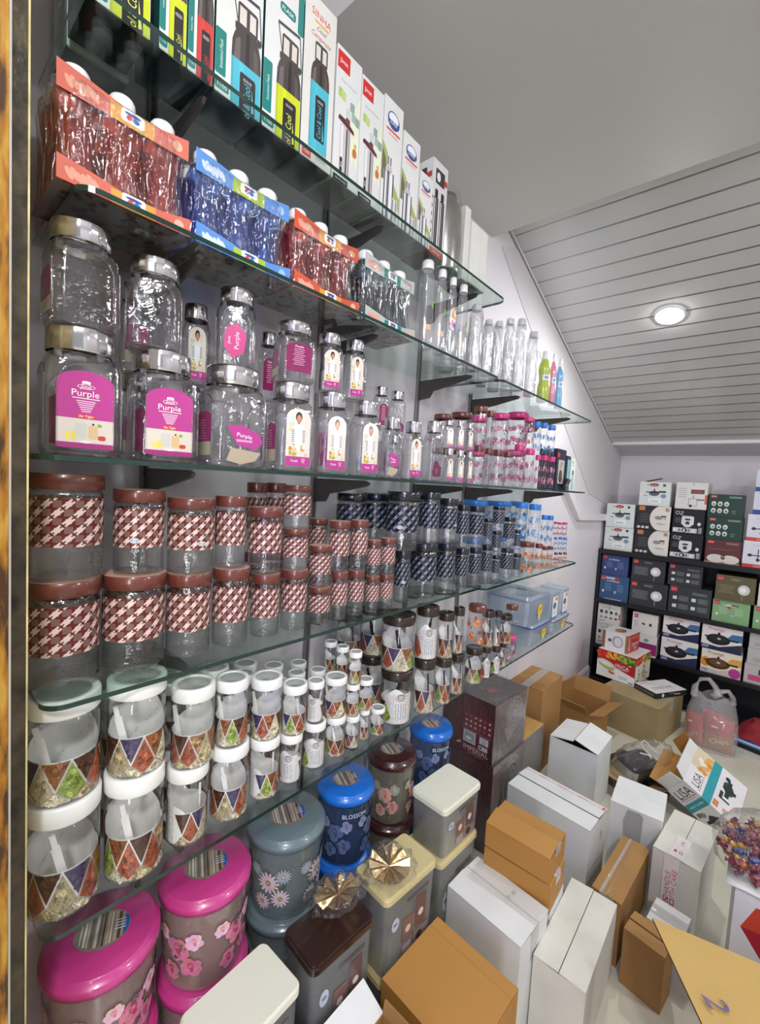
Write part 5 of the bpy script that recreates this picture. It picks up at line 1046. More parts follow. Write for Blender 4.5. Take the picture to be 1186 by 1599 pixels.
def open_carton(label, x, y, z, sx, sy, h, rot, mat, flaps, inner='cardin'):
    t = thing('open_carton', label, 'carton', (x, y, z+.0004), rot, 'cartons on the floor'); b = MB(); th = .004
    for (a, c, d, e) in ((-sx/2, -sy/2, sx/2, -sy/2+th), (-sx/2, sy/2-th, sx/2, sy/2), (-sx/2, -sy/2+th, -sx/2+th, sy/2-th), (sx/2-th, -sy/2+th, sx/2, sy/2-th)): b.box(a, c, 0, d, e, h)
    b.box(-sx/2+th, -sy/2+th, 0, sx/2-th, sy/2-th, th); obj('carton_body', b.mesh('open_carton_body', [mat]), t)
    for side, ang, ln, m in flaps:
        b = MB(); W = sy if side in '+x-x' else sx; n = 5
        b.box(0, -W/2+.002, 0, ln, W/2-.002, th)
        o = obj('flap', b.mesh('open_flap', [m or mat]), t)
        rz = {'+x': 0, '+y': pi/2, '-x': pi, '-y': -pi/2}[side]; off = (sx if 'x' in side else sy)/2-.001
        o.matrix_local = Matrix.Translation((0, 0, h)) @ Matrix.Rotation(rz, 4, 'Z') @ Matrix.Translation((off, 0, 0)) @ Matrix.Rotation(-rad(ang), 4, 'Y')
    return t
open_carton('open brown carton with flaps up in front of the white corner wall', .21, 2.98, 0, .24, .30, .19, rad(-8), 'card', [('-y', 50, .09, None), ('+y', 70, .10, None), ('-x', 95, .10, None), ('+x', 20, .09, None)])
open_carton('small open carton at the bottom left edge with white flap', .545, .585, 0, .15, .29, .345, rad(0), 'card', [('-x', 25, .07, 'wcard'), ('+y', 78, .03, 'card'), ('+x', 95, .03, 'card')])
open_carton('low dark open carton holding the bagged sandwich maker', .60, 2.62, 0, .26, .22, .10, rad(-20), 'cardin', [('+x', 20, .08, None), ('-y', -10, .07, 'card2')])
# big carton at the bottom right whose opened flap fills the corner
t = thing('carton', 'big carton with a wide opened tan flap at the bottom right corner', 'carton', (0, 0, 0), 0, 'cartons on the floor')
b = MB(); b.box(1.03, .86, .0004, 1.5, 1.32, .40); obj('carton_body', b.mesh('corner_carton_body', ['card']), t)
b = MB(); A = [Vector(p) for p in ((.881, 1.325, .428), (1.50, 1.475, .432), (1.62, 1.02, .405), (1.09, 1.02, .405))]
rows = [[(A[0].lerp(A[3], i/8)).lerp(A[1].lerp(A[2], i/8), j/8)+Vector((0, 0, .008*sin(pi*i/8)*sin(pi*j/4))) for j in range(9)] for i in range(9)]
b.grid(rows, closed=False); b.grid([[p-Vector((0, 0, .006)) for p in r][::-1] for r in rows], closed=False)
def edge(r): b.quad([r[0], r[-1], r[-1]-Vector((0, 0, .006)), r[0]-Vector((0, 0, .006))], m=1)
for i in range(8):
    for (P, Q) in ((rows[i][0], rows[i+1][0]), (rows[i][8], rows[i+1][8]), (rows[0][i], rows[0][i+1]), (rows[8][i], rows[8][i+1])): b.quad([P, Q, Q-Vector((0, 0, .006)), P-Vector((0, 0, .006))], m=1)
b.s = [False]*len(b.s)
fl = obj('flap', b.mesh('wide_flap', [plain('tan_board', C('#c3a15c'), .6, bump=.2, bscale=12, vary=.08, vscale=5), 'cardin']), t)
b = MB(); U = (A[3]-A[0]).normalized(); V = (A[1]-A[0]).normalized(); N_ = V.cross(U)
p = Print(b, A[0]+Vector((0, 0, .009)), U, (V-U*V.dot(U)), 0, None, .001); p.text('2 1/2', .235, .055, .062, C('#6d5a86'), .15, 1, None, .3); obj('handwriting', b.mesh('handwriting', ['pr']), t)

# ================================================================ appliance boxes on the floor
MAR = C('#4a1f27'); MAR2 = C('#5d3a3f')
def imp_side(p, w, h):
    p.rect(0, 0, w, h, C('#3f1a20')); p.ell(w*.62, h*.5, w*.36, h*.5, C('#571a22'), 24); p.rect(w*.45, h*.42, w*.97, h*.72, C('#6d2530')); p.rect(w*.45, h*.415, w*.97, h*.42, C('#c4a09a'))
    R = random.Random(2)
    for r in range(3):
        for c in range(6): p.ell(w*(.5+.085*c), h*(.66-.085*r), w*.022, h*.018, C('#d8b4ae') if R.random() < .8 else C('#8a5a58'), 9)
    p.rect(w*.46, h*.2, w*.69, h*.40, C('#c3c4c6')); p.rect(w*.48, h*.22, w*.67, h*.38, C('#9aa0a8')); p.text('3 IN 1', w*.575, h*.33, w*.06, C('#5a6068')); p.ell(w*.56, h*.28, w*.05, h*.03, C('#d8dadc'))
    p.rect(w*.76, h*.27, w*.92, h*.39, C('#d0d0d0')); p.bars(w*.84, h*.37, w*.12, 4, .002, .005, C('#6a6a6e')); p.rect(w*.75, h*.17, w*.91, h*.24, C('#cfd0d2')); p.ell(w*.79, h*.205, w*.025, h*.02, C('#3a3a44')); p.ell(w*.86, h*.205, w*.012, h*.01, C('#5a5a64'))
    p.ell(w*.38, h*.14, w*.05, h*.02, C('#d0b0a8'), 12, .5); p.text('IMPERIAL', w*.7, h*.115, w*.115, C('#d6bcae')); p.text('Collection', w*.72, h*.055, w*.07, C('#a88078'), 0, 1, None, .3)
def imp_front(p, w, h):
    p.rect(0, 0, w, h, C('#5c484a'))
    for i in range(7): p.ell(w*.62, h*.66, w*.26-w*.03*i, h*.30-h*.036*i, C('#8d8484') if i % 2 == 0 else C('#615455'), 26)
    p.poly([(w*.3, h*.5), (w*.45, h*.2), (w*.62, h*.32), (w*.55, h*.45)], C('#8a8080')); p.rect(w*.1, h*.66, w*.2, h*.9, C('#6a4a4a'))
    for i in range(9): p.rect(w*(.08+.05*i), h*.05, w*(.085+.05*i), h*(.2+.03*(i % 3)), C('#7a6c6c'))
mcols = [MAR, C('#4e3538'), MAR, C('#5c484a'), MAR, MAR]
imp_p = [('-y', imp_side, 'side_print'), ('+x', imp_front, 'front_print'), ('top', lambda p, w, h: (p.poly([(w*.3, h*.3), (w*.45, h*.2), (w*.55, h*.36), (w*.4, h*.45)], C('#9a2f36')), p.text('Jimit', w*.43, h*.33, .018, C('#d8b0ac'), -.6)), 'top_tag')]
def film_over(t, sx, sy, h, mat='wrap'):
    b = MB(); R = random.Random(7); rows = [rrow(sx+.006+.002*R.random(), sy+.006+.002*R.random(), h*i/6+.001, .008) for i in range(7)]; b.grid(rows); b.quad([(x, y, h+.004) for x, y, z in rows[-1]]); obj('clear_film', b.mesh('clear_film', [mat]), t)
t = box_thing('appliance_box', 'maroon appliance box lettered IMPERIAL in clear film, upper of two', 'box', .13, 1.80, .385, .262, .28, .255, rad(-3), mcols, 'maroon appliance boxes', imp_p, ('prg',)); film_over(t, .262, .28, .255)
t = box_thing('appliance_box', 'maroon appliance box in clear film, lower of two beside the blue bucket', 'box', .135, 1.80, .001, .265, .285, .383, rad(-2), mcols, 'maroon appliance boxes', [('+x', imp_front, 'front_print')], ('prg',)); film_over(t, .265, .285, .38)
ycols = [C('#8a6a30'), C('#d8a43c'), C('#8d8480'), C('#857d7c'), C('#8d8480'), C('#8d8480')]
t = box_thing('appliance_box', 'film-wrapped box with a yellow top beside the maroon boxes', 'box', .15, 2.115, .001, .195, .24, .345, rad(-2), ycols, None, [('top', lambda p, w, h: p.ell(w*.4, h*.4, .02, .013, C('#b4552a'), 10), 'top_mark')], ('pr',)); film_over(t, .195, .24, .345)
# food processor boxes on the battered carton
RD = C('#b02c30')
def erica(p, w, h):
    p.rect(0, 0, w, h, C('#e9e7e4')); p.poly([(0, h*.62), (w, h*.28), (w, h), (0, h)], RD); R = random.Random(8)
    for i in range(60):
        u = R.uniform(.0, .98); c = R.choice(['#d8402c', '#c42a2a'] if u < .25 else ['#e89a2c', '#e8c43a', '#e07a2c'] if u < .55 else ['#6fae3a', '#3f8a3a', '#8fc44a', '#2f6a34']); p.ell(w*u, h*R.uniform(.72, .97), w*.045, h*.05, C(c), 9)
    p.rect(0, h*.975, w, h, RD); p.ell(w*.25, h*.52, w*.24, h*.12, C('#d9d2c8'), 18, -.2); p.ell(w*.26, h*.42, w*.22, h*.10, C('#a9b86a'), 16, -.2); p.ell(w*.25, h*.5, w*.19, h*.07, C('#e9e6e0'), 16, -.2); p.ell(w*.4, h*.25, w*.1, h*.05, C('#d8a09a'), 14, -.2); p.ell(w*.4, h*.22, w*.085, h*.03, C('#c4443c'), 14, -.2)
    p.text('ERICA', w*.66, h*.55, w*.125, WHT, -.05, 1.05); p.bars(w*.68, h*.47, w*.3, 2, .002, .002, C('#e4c8c4')); p.ell(w*.86, h*.66, w*.04, h*.035, C('#d8a83a')); p.bars(w*.7, h*.2, w*.25, 3, .003, .004, C('#7fb4bc')); p.rect(w*.85, h*.04, w*.96, h*.07, BLK)
def erica_r(p, w, h):
    p.rect(0, 0, w, h, C('#e4e0d8')); R = random.Random(9); p.rect(0, h*.72, w, h, C('#b4382e'))
    for i in range(50): u = R.random(); p.ell(w*u, h*R.uniform(.7, .95), w*.05, h*.05, C(R.choice(['#d8402c', '#e06a5c'] if u < .4 else ['#e8a43a', '#e8c86a'] if u < .7 else ['#7fae4a', '#4f8a44'])), 9)
    for i in range(26): p.ell(w*R.uniform(.12, .85), h*R.uniform(.12, .6), w*.07, h*.05, C(R.choice(['#c8c49a', '#a4ae74', '#d8cdb8', '#b08a6a', '#8f9a5a'])), 10)
ecols = [C('#8a7a70'), C('#d9d2cc'), RD, C('#e4e0d8'), RD, RD]
x, y, rz = place((.434, 3.365), .285, .25, rad(82.5))
box_thing('appliance_box', 'white and red box lettered ERICA with vegetable pictures', 'box', x, y, .2446, .25, .285, .19, rz, ecols, 'boxes stacked on the battered carton', [('-y', erica, 'front_print'), ('+x', erica_r, 'side_print')])
def zoom_l(p, w, h): p.rect(0, 0, w, h, C('#dedcdc')); p.rect(0, 0, w*.12, h, C('#8a5a3c')); p.ell(w*.6, h*.5, w*.22, h*.34, C('#a9a9b4'), 18); p.ell(w*.62, h*.5, w*.14, h*.24, C('#d4d4dc'), 16); p.ell(w*.3, h*.5, w*.07, h*.1, C('#4a4a5a'), 12); p.rect(w*.9, 0, w, h, C('#9a6a3c'))
def zoom_f(p, w, h): p.rect(0, 0, w, h, RD); p.rect(w*.03, 0, w*.2, h, C('#c24a3c')); p.text('ZOOM', w*.12, h*.5, h*.24, WHT, pi/2); p.text('ZOOM', w*.62, h*.42, h*.26, WHT, .0, 1.15); p.rect(w*.28, h*.78, w*.95, h*.82, C('#d8963a')); p.rect(w*.55, h*.12, w*.72, h*.28, C('#d8a08c'))
x, y, rz = place((.365, 3.42), .19, .175, rad(80))
box_thing('appliance_box', 'small white and red box with a round hole on top of the vegetable box', 'box', x, y, .4352, .175, .19, .125, rz, [RD, C('#d4d0cc'), C('#dedcdc'), RD, RD, RD], 'boxes stacked on the battered carton', [('-y', zoom_l, 'front_print'), ('+x', zoom_f, 'side_print'), ('top', lambda p, w, h: (p.ell(w*.45, h*.5, w*.26, h*.2, C('#7a5a3a'), 20), p.ell(w*.45, h*.52, w*.2, h*.13, C('#a5794a'), 18)), 'top_print')])
def slim_top(p, w, h): p.rect(0, 0, w, h, C('#d9d8d4')); p.text('ENZONI', w*.48, h*.40, h*.24, C('#3a3a3c'), 0, 1.1); p.text('knife set', w*.35, h*.78, h*.11, C('#5a5a5c')); p.bars(w*.2, h*.9, w*.3, 2, .003, .003, C('#6a6a6c'))
def slim_side(p, w, h): p.rect(0, 0, w, h, C('#1d1d20')); p.ell(w*.22, h*.5, h*.3, h*.38, C('#d8d8d8'), 16); p.text('ENZONI', w*.68, h*.5, h*.42, WHT); p.rect(w*.42, h*.7, w*.6, h*.78, C('#9a9a9a'))
x, y, rz = place((.578, 3.27), .27, .16, rad(60))
box_thing('slim_box', 'slim white and black box lettered ENZONI on the battered carton', 'box', x, y, .2446, .16, .27, .034, rz, [BLK, C('#d9d8d4'), BLK, BLK, BLK, BLK], 'boxes stacked on the battered carton', [('top', slim_top, 'top_print'), ('+x', slim_side, 'side_print'), ('-y', lambda p, w, h: p.rect(w*.05, h*.2, w*.9, h*.7, C('#5a5a5c')), 'end_print')])
# tipped-over chopper box, open end to the upper left
P0, P1, Q0, S0_ = (Vector(p) for p in ((.824, 2.463, .2215), (1.028, 2.476, .0965), (.763, 2.494, .1255), (.849, 2.719, .2875)))
A_ = (P1-P0); la_ = A_.length; A_.normalize(); B_ = (Q0-P0); lb_ = B_.length; B_ = (B_-A_*B_.dot(A_)).normalized(); N3 = A_.cross(B_); lc_ = (S0_-P0).length
if N3.dot(S0_-P0) < 0: N3 = -N3
t = thing('appliance_box', 'tipped open white and teal chopper box lettered LISA', 'box', P0)
Mt = Matrix((A_, B_, N3)).transposed()           # local x along the ridge, y down the near face, z down the far face
t.matrix_world = Matrix.Translation(P0) @ Mt.to_4x4() if Mt.determinant() > 0 else Matrix.Translation(P0) @ Matrix((A_, N3, B_)).transposed().to_4x4()
sw = Mt.determinant() <= 0
def LP(a, bb, c): return (a, c, bb) if sw else (a, bb, c)
b = MB(); th = .003
K = lambda a, bb, c: Vector(LP(a, bb, c))
def pan(P, m=0):
    b.quad(P, m=m)
W4 = [(0, 0), (lb_, 0), (lb_, lc_), (0, lc_)]
for i in range(4):
    (a, c), (d, e) = W4[i], W4[(i+1) % 4]
    b.quad([K(0, a, c), K(la_, a, c), K(la_, d, e), K(0, d, e)])
    ai, ci = (a+(lb_/2-a)*.04, c+(lc_/2-c)*.02); di, ei = (d+(lb_/2-d)*.04, e+(lc_/2-e)*.02)
    b.quad([K(.001, ai, ci), K(la_*.98, ai, ci), K(la_*.98, di, ei), K(.001, di, ei)], m=1); b.quad([K(0, a, c), K(0, d, e), K(.001, di, ei), K(.001, ai, ci)], m=1)
b.quad([K(la_, *q) for q in W4]); b.quad([K(la_*.98, *q) for q in W4], m=1)
obj('carton_body', b.mesh('chopper_carton', ['wcard', 'card3']), t)
TL = C('#2f9aa4')
def pface(O, U, V, w, h, fn, name):
    bb = MB(); O, U, V = Vector(LP(*O)), Vector(LP(*U)), Vector(LP(*V)); N = U.cross(V); cen = Vector(LP(la_/2, lb_/2, lc_/2))
    off = .0008 if N.dot(O+U*w/2+V*h/2-cen) > 0 else -.0008
    p = Print(bb, O, U, V, 0, None, off); 
    if off < 0: p.N = -p.N; p.off = .0008; p.N = -N
    fn(p, w, h); obj(name, bb.mesh(name, ['pr']), t)
def lisa_near(p, w, h):      # u along ridge, v from low edge up to ridge
    p.rect(0, 0, w, h, C('#dfdde2')); p.rect(w*.36, 0, w*.52, h, TL); p.text('LISA', w*.17, h*.5, h*.5, C('#222226'), pi/2, .86); p.rect(w*.27, h*.1, w*.285, h*.92, C('#b45a6a')); p.rect(w*.31, h*.2, w*.32, h*.8, C('#b48a94')); p.text('PERFECT CHOPPER', w*.44, h*.5, h*.085, WHT, pi/2)
    p.ell(w*.76, h*.55, w*.09, h*.2, C('#3a3d42'), 12); p.rect(w*.66, h*.5, w*.9, h*.58, C('#2a2d32')); p.rect(w*.73, h*.2, w*.79, h*.8, C('#2a2d32')); p.ell(w*.62, h*.35, w*.05, h*.12, C('#8f8a86'), 10); p.rect(w*.56, h*.1, w*.64, h*.3, C('#8d6f52')); p.bars(w*.92, h*.3, w*.1, 4, .002, .003, C('#9a9aa0'))
def lisa_far(p, w, h):       # u along ridge, v from ridge outward
    p.rect(0, 0, w, h, C('#e2e0e2')); p.rect(w*.36, 0, w*.52, h, TL); p.rect(0, h*.5, w*.36, h, C('#d8c9a8')); R = random.Random(6)
    for i in range(16): p.ell(w*R.uniform(.1, .33), h*R.uniform(.5, .95), w*.05, h*.05, C(R.choice(['#e0a84a', '#d88a3a', '#efe6d8', '#c8b48a'])), 9)
    p.text('LISA', w*.2, h*.25, h*.19, C('#222226'), pi/2, .9); p.rect(w*.29, h*.06, w*.3, h*.44, C('#b45a6a'))
    p.ell(w*.72, h*.62, w*.1, h*.14, C('#2f4a44'), 14, .3); p.rect(w*.62, h*.56, w*.86, h*.64, C('#24332f')); p.rect(w*.68, h*.4, w*.76, h*.8, C('#24332f')); p.ell(w*.67, h*.82, w*.05, h*.05, C('#24332f'))
    p.rect(w*.6, h*.3, w*.66, h*.48, C('#3a3d42')); p.rect(w*.6, h*.3, w*.8, h*.34, C('#3a3d42')); p.rrect(w*.54, h*.06, w*.64, h*.2, .003, C('#c88a5a')); p.rrect(w*.72, h*.06, w*.82, h*.16, .003, C('#d4a27a')); p.text('LISA', w*.94, h*.3, h*.08, C('#5a9ab4'), pi/2)
pface((0, lb_, 0), (1, 0, 0), (0, -1, 0), la_, lb_, lisa_near, 'near_print')
pface((0, 0, 0), (1, 0, 0), (0, 0, 1), la_, lc_, lisa_far, 'far_print')
def flapq(P, m, name):
    b = MB(); P = [K(*q) for q in P]; n = (P[1]-P[0]).cross(P[3]-P[0]).normalized()*.003; b.quad(P); b.quad([q+n for q in P][::-1])
    for i in range(4): j = (i+1) % 4; b.quad([P[i], P[i]+n, P[j]+n, P[j]])
    return obj(name, b.mesh(name, [m]), t)
flapq([(0, 0, .005), (0, 0, lc_-.005), (-.05, -.02, lc_-.02), (-.05, -.02, .015)], 'wcard', 'flap')
flapq([(0, lb_, .005), (0, lb_, lc_-.005), (-.075, lb_+.03, lc_-.015), (-.075, lb_+.03, .015)], 'card3', 'flap')
flapq([(0, .005, lc_), (0, lb_-.005, lc_), (-.07, lb_-.01, lc_+.035), (-.07, .01, lc_+.035)], 'card3', 'flap')
flapq([(0, .005, 0), (0, lb_-.005, 0), (-.055, lb_-.01, -.01), (-.055, .01, -.01)], 'wcard', 'flap')
# white carton with the red hexagon badge, bag of sweets on it
def hexf(p, w, h):
    p.rect(0, 0, w, h, C('#dcdde6')); c, d, r = w*.235, h*.76, .078
    H = [(c+r*cos(rad(a+8)), d+r*1.05*sin(rad(a+8))) for a in range(0, 360, 60)]
    p.poly(H, C('#c23a34')); p.poly([(c, d), H[3], H[4], H[5]], C('#a82438')); p.poly([(c, d), H[1], H[2], H[3]], C('#cc4638')); p.poly([(c-.01, d+.03), (c-.002, d+.03), (c+.012, d-.03), (c+.022, d-.005), (c+.03, d-.005), (c+.014, d-.048)], C('#eae4e4')); p.text('V', c+.055, d-.012, .05, C('#eae4e4'))
    p.text('01', w*.12, h*.32, .03, C('#d8a0a8'), pi/2); p.bars(w*.6, h*.35, w*.5, 3, .004, .006, C('#c46a74'))
x, y, rz = place((1.032, 1.642), .26, .004, rad(90))
box_thing('shipping_box', 'white box with a red hexagon badge at the right edge', 'box', 1.24, 1.77, .0005, .41, .26, .41, rad(1.5), [C('#c8c8d0'), C('#dfe0e6'), C('#dcdde6'), C('#d0d1d8'), C('#d0d1d8'), C('#d4d5dc')], None, [('-y', hexf, 'front_print')], ('wcard', ) and ('pr',))
b = MB(); R = random.Random(3); rows = [[(1.02+.4*i/9-.004, 1.63+.28*j/6-.01, .4135+(.004 if 0 < i < 9 else -.0)+.003*R.random()) for j in range(7)] for i in range(10)]
b.grid(rows, closed=False); o = obj('paper_sheet', b.mesh('paper_sheet', ['wcard'])); o.data.materials[0] = MT['wcard']; sm = o.modifiers.new('thickness', 'SOLIDIFY'); sm.thickness = .0015; tag(o, 'crumpled white paper sheet lying on the red hexagon box', 'paper')
t = thing('sweets_bag', 'clear bag of colourful wrapped sweets on the white hexagon box', 'bag', (1.125, 1.80, .421)); t.scale = (1.3, 1.3, 1.3)
b = MB(); R = random.Random(12)
for i in range(190):
    a, rr = R.uniform(0, 2*pi), .108*math.sqrt(R.random()); z = R.uniform(.008, .018+.062*(1-rr/.112)); i0 = len(b.v)
    c = C(R.choice(['#a8323c', '#5a2f6a', '#3a4a8e', '#c89a3c', '#c8702c', '#7a1f3a', '#8a2a44', '#a85a64', '#6a2438', '#b08a7a']))
    b.lathe([(.006, -.013), (.002, -.008), (.007, -.005), (.0085, 0), (.007, .005), (.002, .008), (.006, .013)], 8, c); b.xf(Matrix.Translation((rr*cos(a), rr*sin(a)*1.1, z+.004)) @ Matrix.Rotation(R.uniform(0, 3), 4, 'X') @ Matrix.Rotation(R.uniform(0, 3), 4, 'Y'), i0)
o = obj('sweets', b.mesh('sweets', ['prg']), t, kind='stuff')
b = MB(); rows = []
for a in range(9):
    f = a/8; rr = (.118, .125, .122, .112, .095, .075, .05, .025, .004)[a]; z = (.001, .01, .03, .05, .066, .08, .09, .098, .1)[a]
    rows.append([((rr+.006*sin(5*q*.26+a)+.004*sin(11*q*.26))*cos(2*pi*q/24), (rr+.006*sin(5*q*.26+a))*1.1*sin(2*pi*q/24), z) for q in range(24)])
b.grid(rows); obj('clear_bag', b.mesh('clear_bag', ['wrap']), t)
# sandwich maker in a plastic bag in the low carton
t = thing('sandwich_maker', 'black and chrome sandwich maker in clear plastic behind the white cartons', 'appliance', (.605, 2.62, .04), rad(-28)); t.rotation_euler = (rad(4), rad(10), rad(-28)); t.scale = (1.05, .95, 1.1)
def rbox(b, sx, sy, z0, z1, rc, m=0, k=.94):
    rows = [rrow(sx*k, sy*k, z0, rc), rrow(sx, sy, z0+(z1-z0)*.2, rc), rrow(sx, sy, z0+(z1-z0)*.75, rc), rrow(sx*k, sy*k, z1, rc)]; i = len(b.f); b.grid(rows, m=m); b.quad(rows[0][::-1], m=m); b.quad(rows[-1], m=m)
b = MB(); rbox(b, .15, .23, 0, .05, .03); obj('lower_shell', b.mesh('lower_shell', ['smoke']), t)
b = MB(); rbox(b, .118, .198, .06, .118, .03, 0, .8); obj('upper_shell', b.mesh('upper_shell', ['smoke']), t)
b = MB(); rows = [rrow(.155, .235, .046, .033), rrow(.166, .246, .05, .033), rrow(.166, .246, .058, .033), rrow(.126, .206, .104, .033)]; b.grid(rows); obj('chrome_trim', b.mesh('chrome_trim', ['steel']), t)
b = MB(); b.box(.07, -.03, .045, .115, .03, .065); obj('handle', b.mesh('maker_handle', ['smoke']), t)
b = MB(); b.box(-.01, -.012, .1152, .012, .012, .116); obj('rating_label', b.mesh('rating_label', ['whitep']), t)
b = MB(); b.tube([(-.02+.05*sin(i*.7), .03+.012*i+.01*sin(i*1.9), .125+.012*sin(i*1.1)) for i in range(16)], .0035, 6); obj('power_cord', b.mesh('power_cord', ['whitep']), t)
b = MB(); rows = []
for a in range(8):
    z = (-.005, .02, .05, .085, .115, .135, .15, .155)[a]; k = (1.1, 1.2, 1.22, 1.2, 1.1, .95, .7, .2)[a]
    rows.append([(.16*k*.5*(1+.05*sin(3*q+a))*cos(2*pi*q/32), .26*k*.5*(1+.05*sin(4*q+2*a))*sin(2*pi*q/32)+(.02*a if a > 4 else 0), z+.006*sin(2*q)) for q in range(32)])
b.grid(rows); obj('clear_bag', b.mesh('clear_bag2', ['wrap']), t)
# carrier bag with crisp packets
t = thing('carrier_bag', 'translucent white carrier bag holding red crisp packets by the rack', 'bag', (.86, 3.40, .0005), rad(8))
b = MB(); rows = []
for a in range(15):
    f = a/14; z = .33*f; sx = .125+.02*sin(pi*f)-.03*f; sy = .085-.03*f+.01*sin(pi*f)
    rows.append([(sx*(1+.03*sin(3*q+2*a*.4))*math.copysign(abs(cos(2*pi*q/36))**.7, cos(2*pi*q/36)), sy*(1+.05*sin(4*q+a*.5))*math.copysign(abs(sin(2*pi*q/36))**.8, sin(2*pi*q/36)), z*(1+.0)+(.015*sin(q*.9) if a > 11 else 0)) for q in range(36)])
b.grid(rows); b.quad(rows[0][::-1]); obj('bag_body', b.mesh('carrier_bag_body', ['bag']), t)
for s_ in (-1, 1):
    b = MB(); path = [(-.09+.01*s_, s_*.03, .31), (-.10, s_*.03, .37), (-.075, s_*.025, .42), (-.035, s_*.02, .43), (.0, s_*.02, .39), (.02, s_*.03, .34)] if s_ < 0 else [(.0, .03, .31), (.03, .03, .35), (.07, .03, .365), (.095, .03, .33), (.1, .03, .29)]
    b.tube(path, [.02, .017, .013, .013, .016, .02][:len(path)], 8); b.v = [(x, y if abs(y) < 1 else y, z) for x, y, z in b.v]; obj('bag_handle', b.mesh('bag_handle', ['bag']), t)
def pouch(label, loc, rot, w, h, d, cols, txt, tcol):
    t = thing('crisp_packet', label, 'packet', loc); t.rotation_euler = rot; b = MB(); n = 10; R = random.Random(label)
    for s_ in (-1, 1):
        rows = []
        for a in range(n+1):
            v = a/n; rows.append([(w*(q/8-.5), s_*d*.5*max(0, sin(pi*q/8))**.6*max(0, sin(pi*v))**.6+.002*R.random(), h*v) for q in range(9)])
        i0 = len(b.f); b.grid(rows if s_ < 0 else [r[::-1] for r in rows], closed=False)
        for k in range(i0, len(b.f)): b.c[k] = cols[0] if (k-i0)//8 >= n*.45 else cols[1]
    obj('packet_body', b.mesh('packet_body', ['prg']), t)
    b = MB(); p = Print(b, (-w/2, -d*.5-.001, 0), (1, 0, 0), (0, 0, 1), 0); p.text(txt, w*.5, h*.34, w*.3, tcol, .25); p.rect(w*.2, h*.7, w*.45, h*.76, C('#e8d8b0')); obj('lettering', b.mesh('packet_lettering', ['pr']), t)
pouch('red and tan crisp packet lettered Chips standing in the carrier bag', (.905, 3.37, .005), (rad(-6), 0, rad(6)), .14, .20, .045, (C('#b4303a'), C('#a86a44')), 'Chips', C('#e8dcb8'))
pouch('dark red packet lettered LOT in the carrier bag, left of the Chips packet', (.79, 3.365, .005), (rad(-4), rad(-6), rad(-12)), .09, .19, .04, (C('#b83a3e'), C('#b4543e')), 'LOT', C('#d8d4e0'))
pouch('red packet lying behind the others in the carrier bag', (.86, 3.435, .02), (rad(3), rad(6), 0), .14, .20, .035, (C('#c0424a'), C('#9a2c34')), 'Chips', C('#e8dcb8'))
t = thing('folded_sack', 'dark red fabric sack slumped beside the carrier bag', 'sack', (1.09, 3.62, .06)); b = MB(); R = random.Random(1)
rows = [[((.13*(1-.75*a/8)+.012*sin(3*q))*cos(2*pi*q/24), (.09*(1-.7*a/8)+.01*sin(4*q+a))*sin(2*pi*q/24), .015*a+.005*sin(2*q+a)) for q in range(24)] for a in range(9)]; b.grid(rows); b.quad(rows[-1]); b.quad(rows[0][::-1]); obj('sack_body', b.mesh('sack_body', [plain('red_cloth', C('#8a1c24'), .8, bump=.3, bscale=40)]), t)
box_thing('flat_packet', 'flat blue, white and black packet on the floor under the red sack', 'packet', 1.12, 3.60, .0005, .26, .16, .055, rad(-12), [BLK, C('#4a78c4'), C('#16161a'), BLK, BLK, BLK], None, [('-y', lambda p, w, h: (p.rect(0, h*.55, w, h, C('#4a84d0')), p.rect(0, h*.75, w, h*.9, C('#d8e0ea'))), 'stripe_print')])

# ================================================================ black rack on the back wall and its boxes
RY = 3.82
t = thing('display_rack', 'black open display rack along the back wall full of appliance boxes', 'rack', (0, 0, 0))
RX0, RX1 = -.0, 1.75
b = MB(); b.box(.022, RY-.01, .0005, .045, RY+.34, 1.085); obj('side_panel', b.mesh('rack_side', ['black']), t)
b = MB(); b.box(RX1-.02, RY-.01, .0005, RX1, RY+.34, 1.085); obj('side_panel', b.mesh('rack_side2', ['black']), t)
for z0, z1 in ((1.065, 1.10), (.672, .70), (.302, .33), (.04, .06)):
    b = MB(); b.box(.022, RY-.012, z0, RX1, RY+.345, z1); obj('shelf_board', b.mesh('rack_board', ['black']), t)
b = MB(); b.box(.022, RY+.345, .02, RX1, RY+.35, 1.09); obj('back_panel', b.mesh('rack_back', ['black']), t)
def cooker(p, w, h, c='#7d8fb4'):
    p.ell(w*.48, h*.52, w*.17, h*.11, C('#5a5f66'), 16); p.ell(w*.48, h*.57, w*.18, h*.04, C('#2c2e33'), 14); p.rect(w*.62, h*.56, w*.85, h*.63, C('#1d1e22')); p.rect(w*.46, h*.6, w*.5, h*.72, C('#2c2e33')); p.rect(w*.2, h*.55, w*.33, h*.59, C('#2c2e33')); p.ell(w*.78, h*.42, w*.09, h*.09, C(c), 12)
def whitecook(p, w, h):
    p.rect(0, 0, w, h, C('#d3dad6')); p.ell(w*.46, h*.88, w*.15, h*.07, C('#a83232'), 16); p.text('Jaycee', w*.46, h*.88, h*.07, C('#e8d0cc')); p.rect(w*.74, h*.82, w*.83, h*.92, C('#3a4044')); p.poly([(w*.22, h*.84), (w*.3, h*.84), (w*.26, h*.92)], C('#8a908e')); cooker(p, w, h); p.rrect(w*.3, h*.12, w*.72, h*.32, .004, C('#e6ebe8')); p.text('Linea', w*.52, h*.21, h*.13, C('#4a5054'), 0, 1, None, .4); p.ell(w*.2, h*.42, w*.08, h*.02, C('#8a908e'), 10)
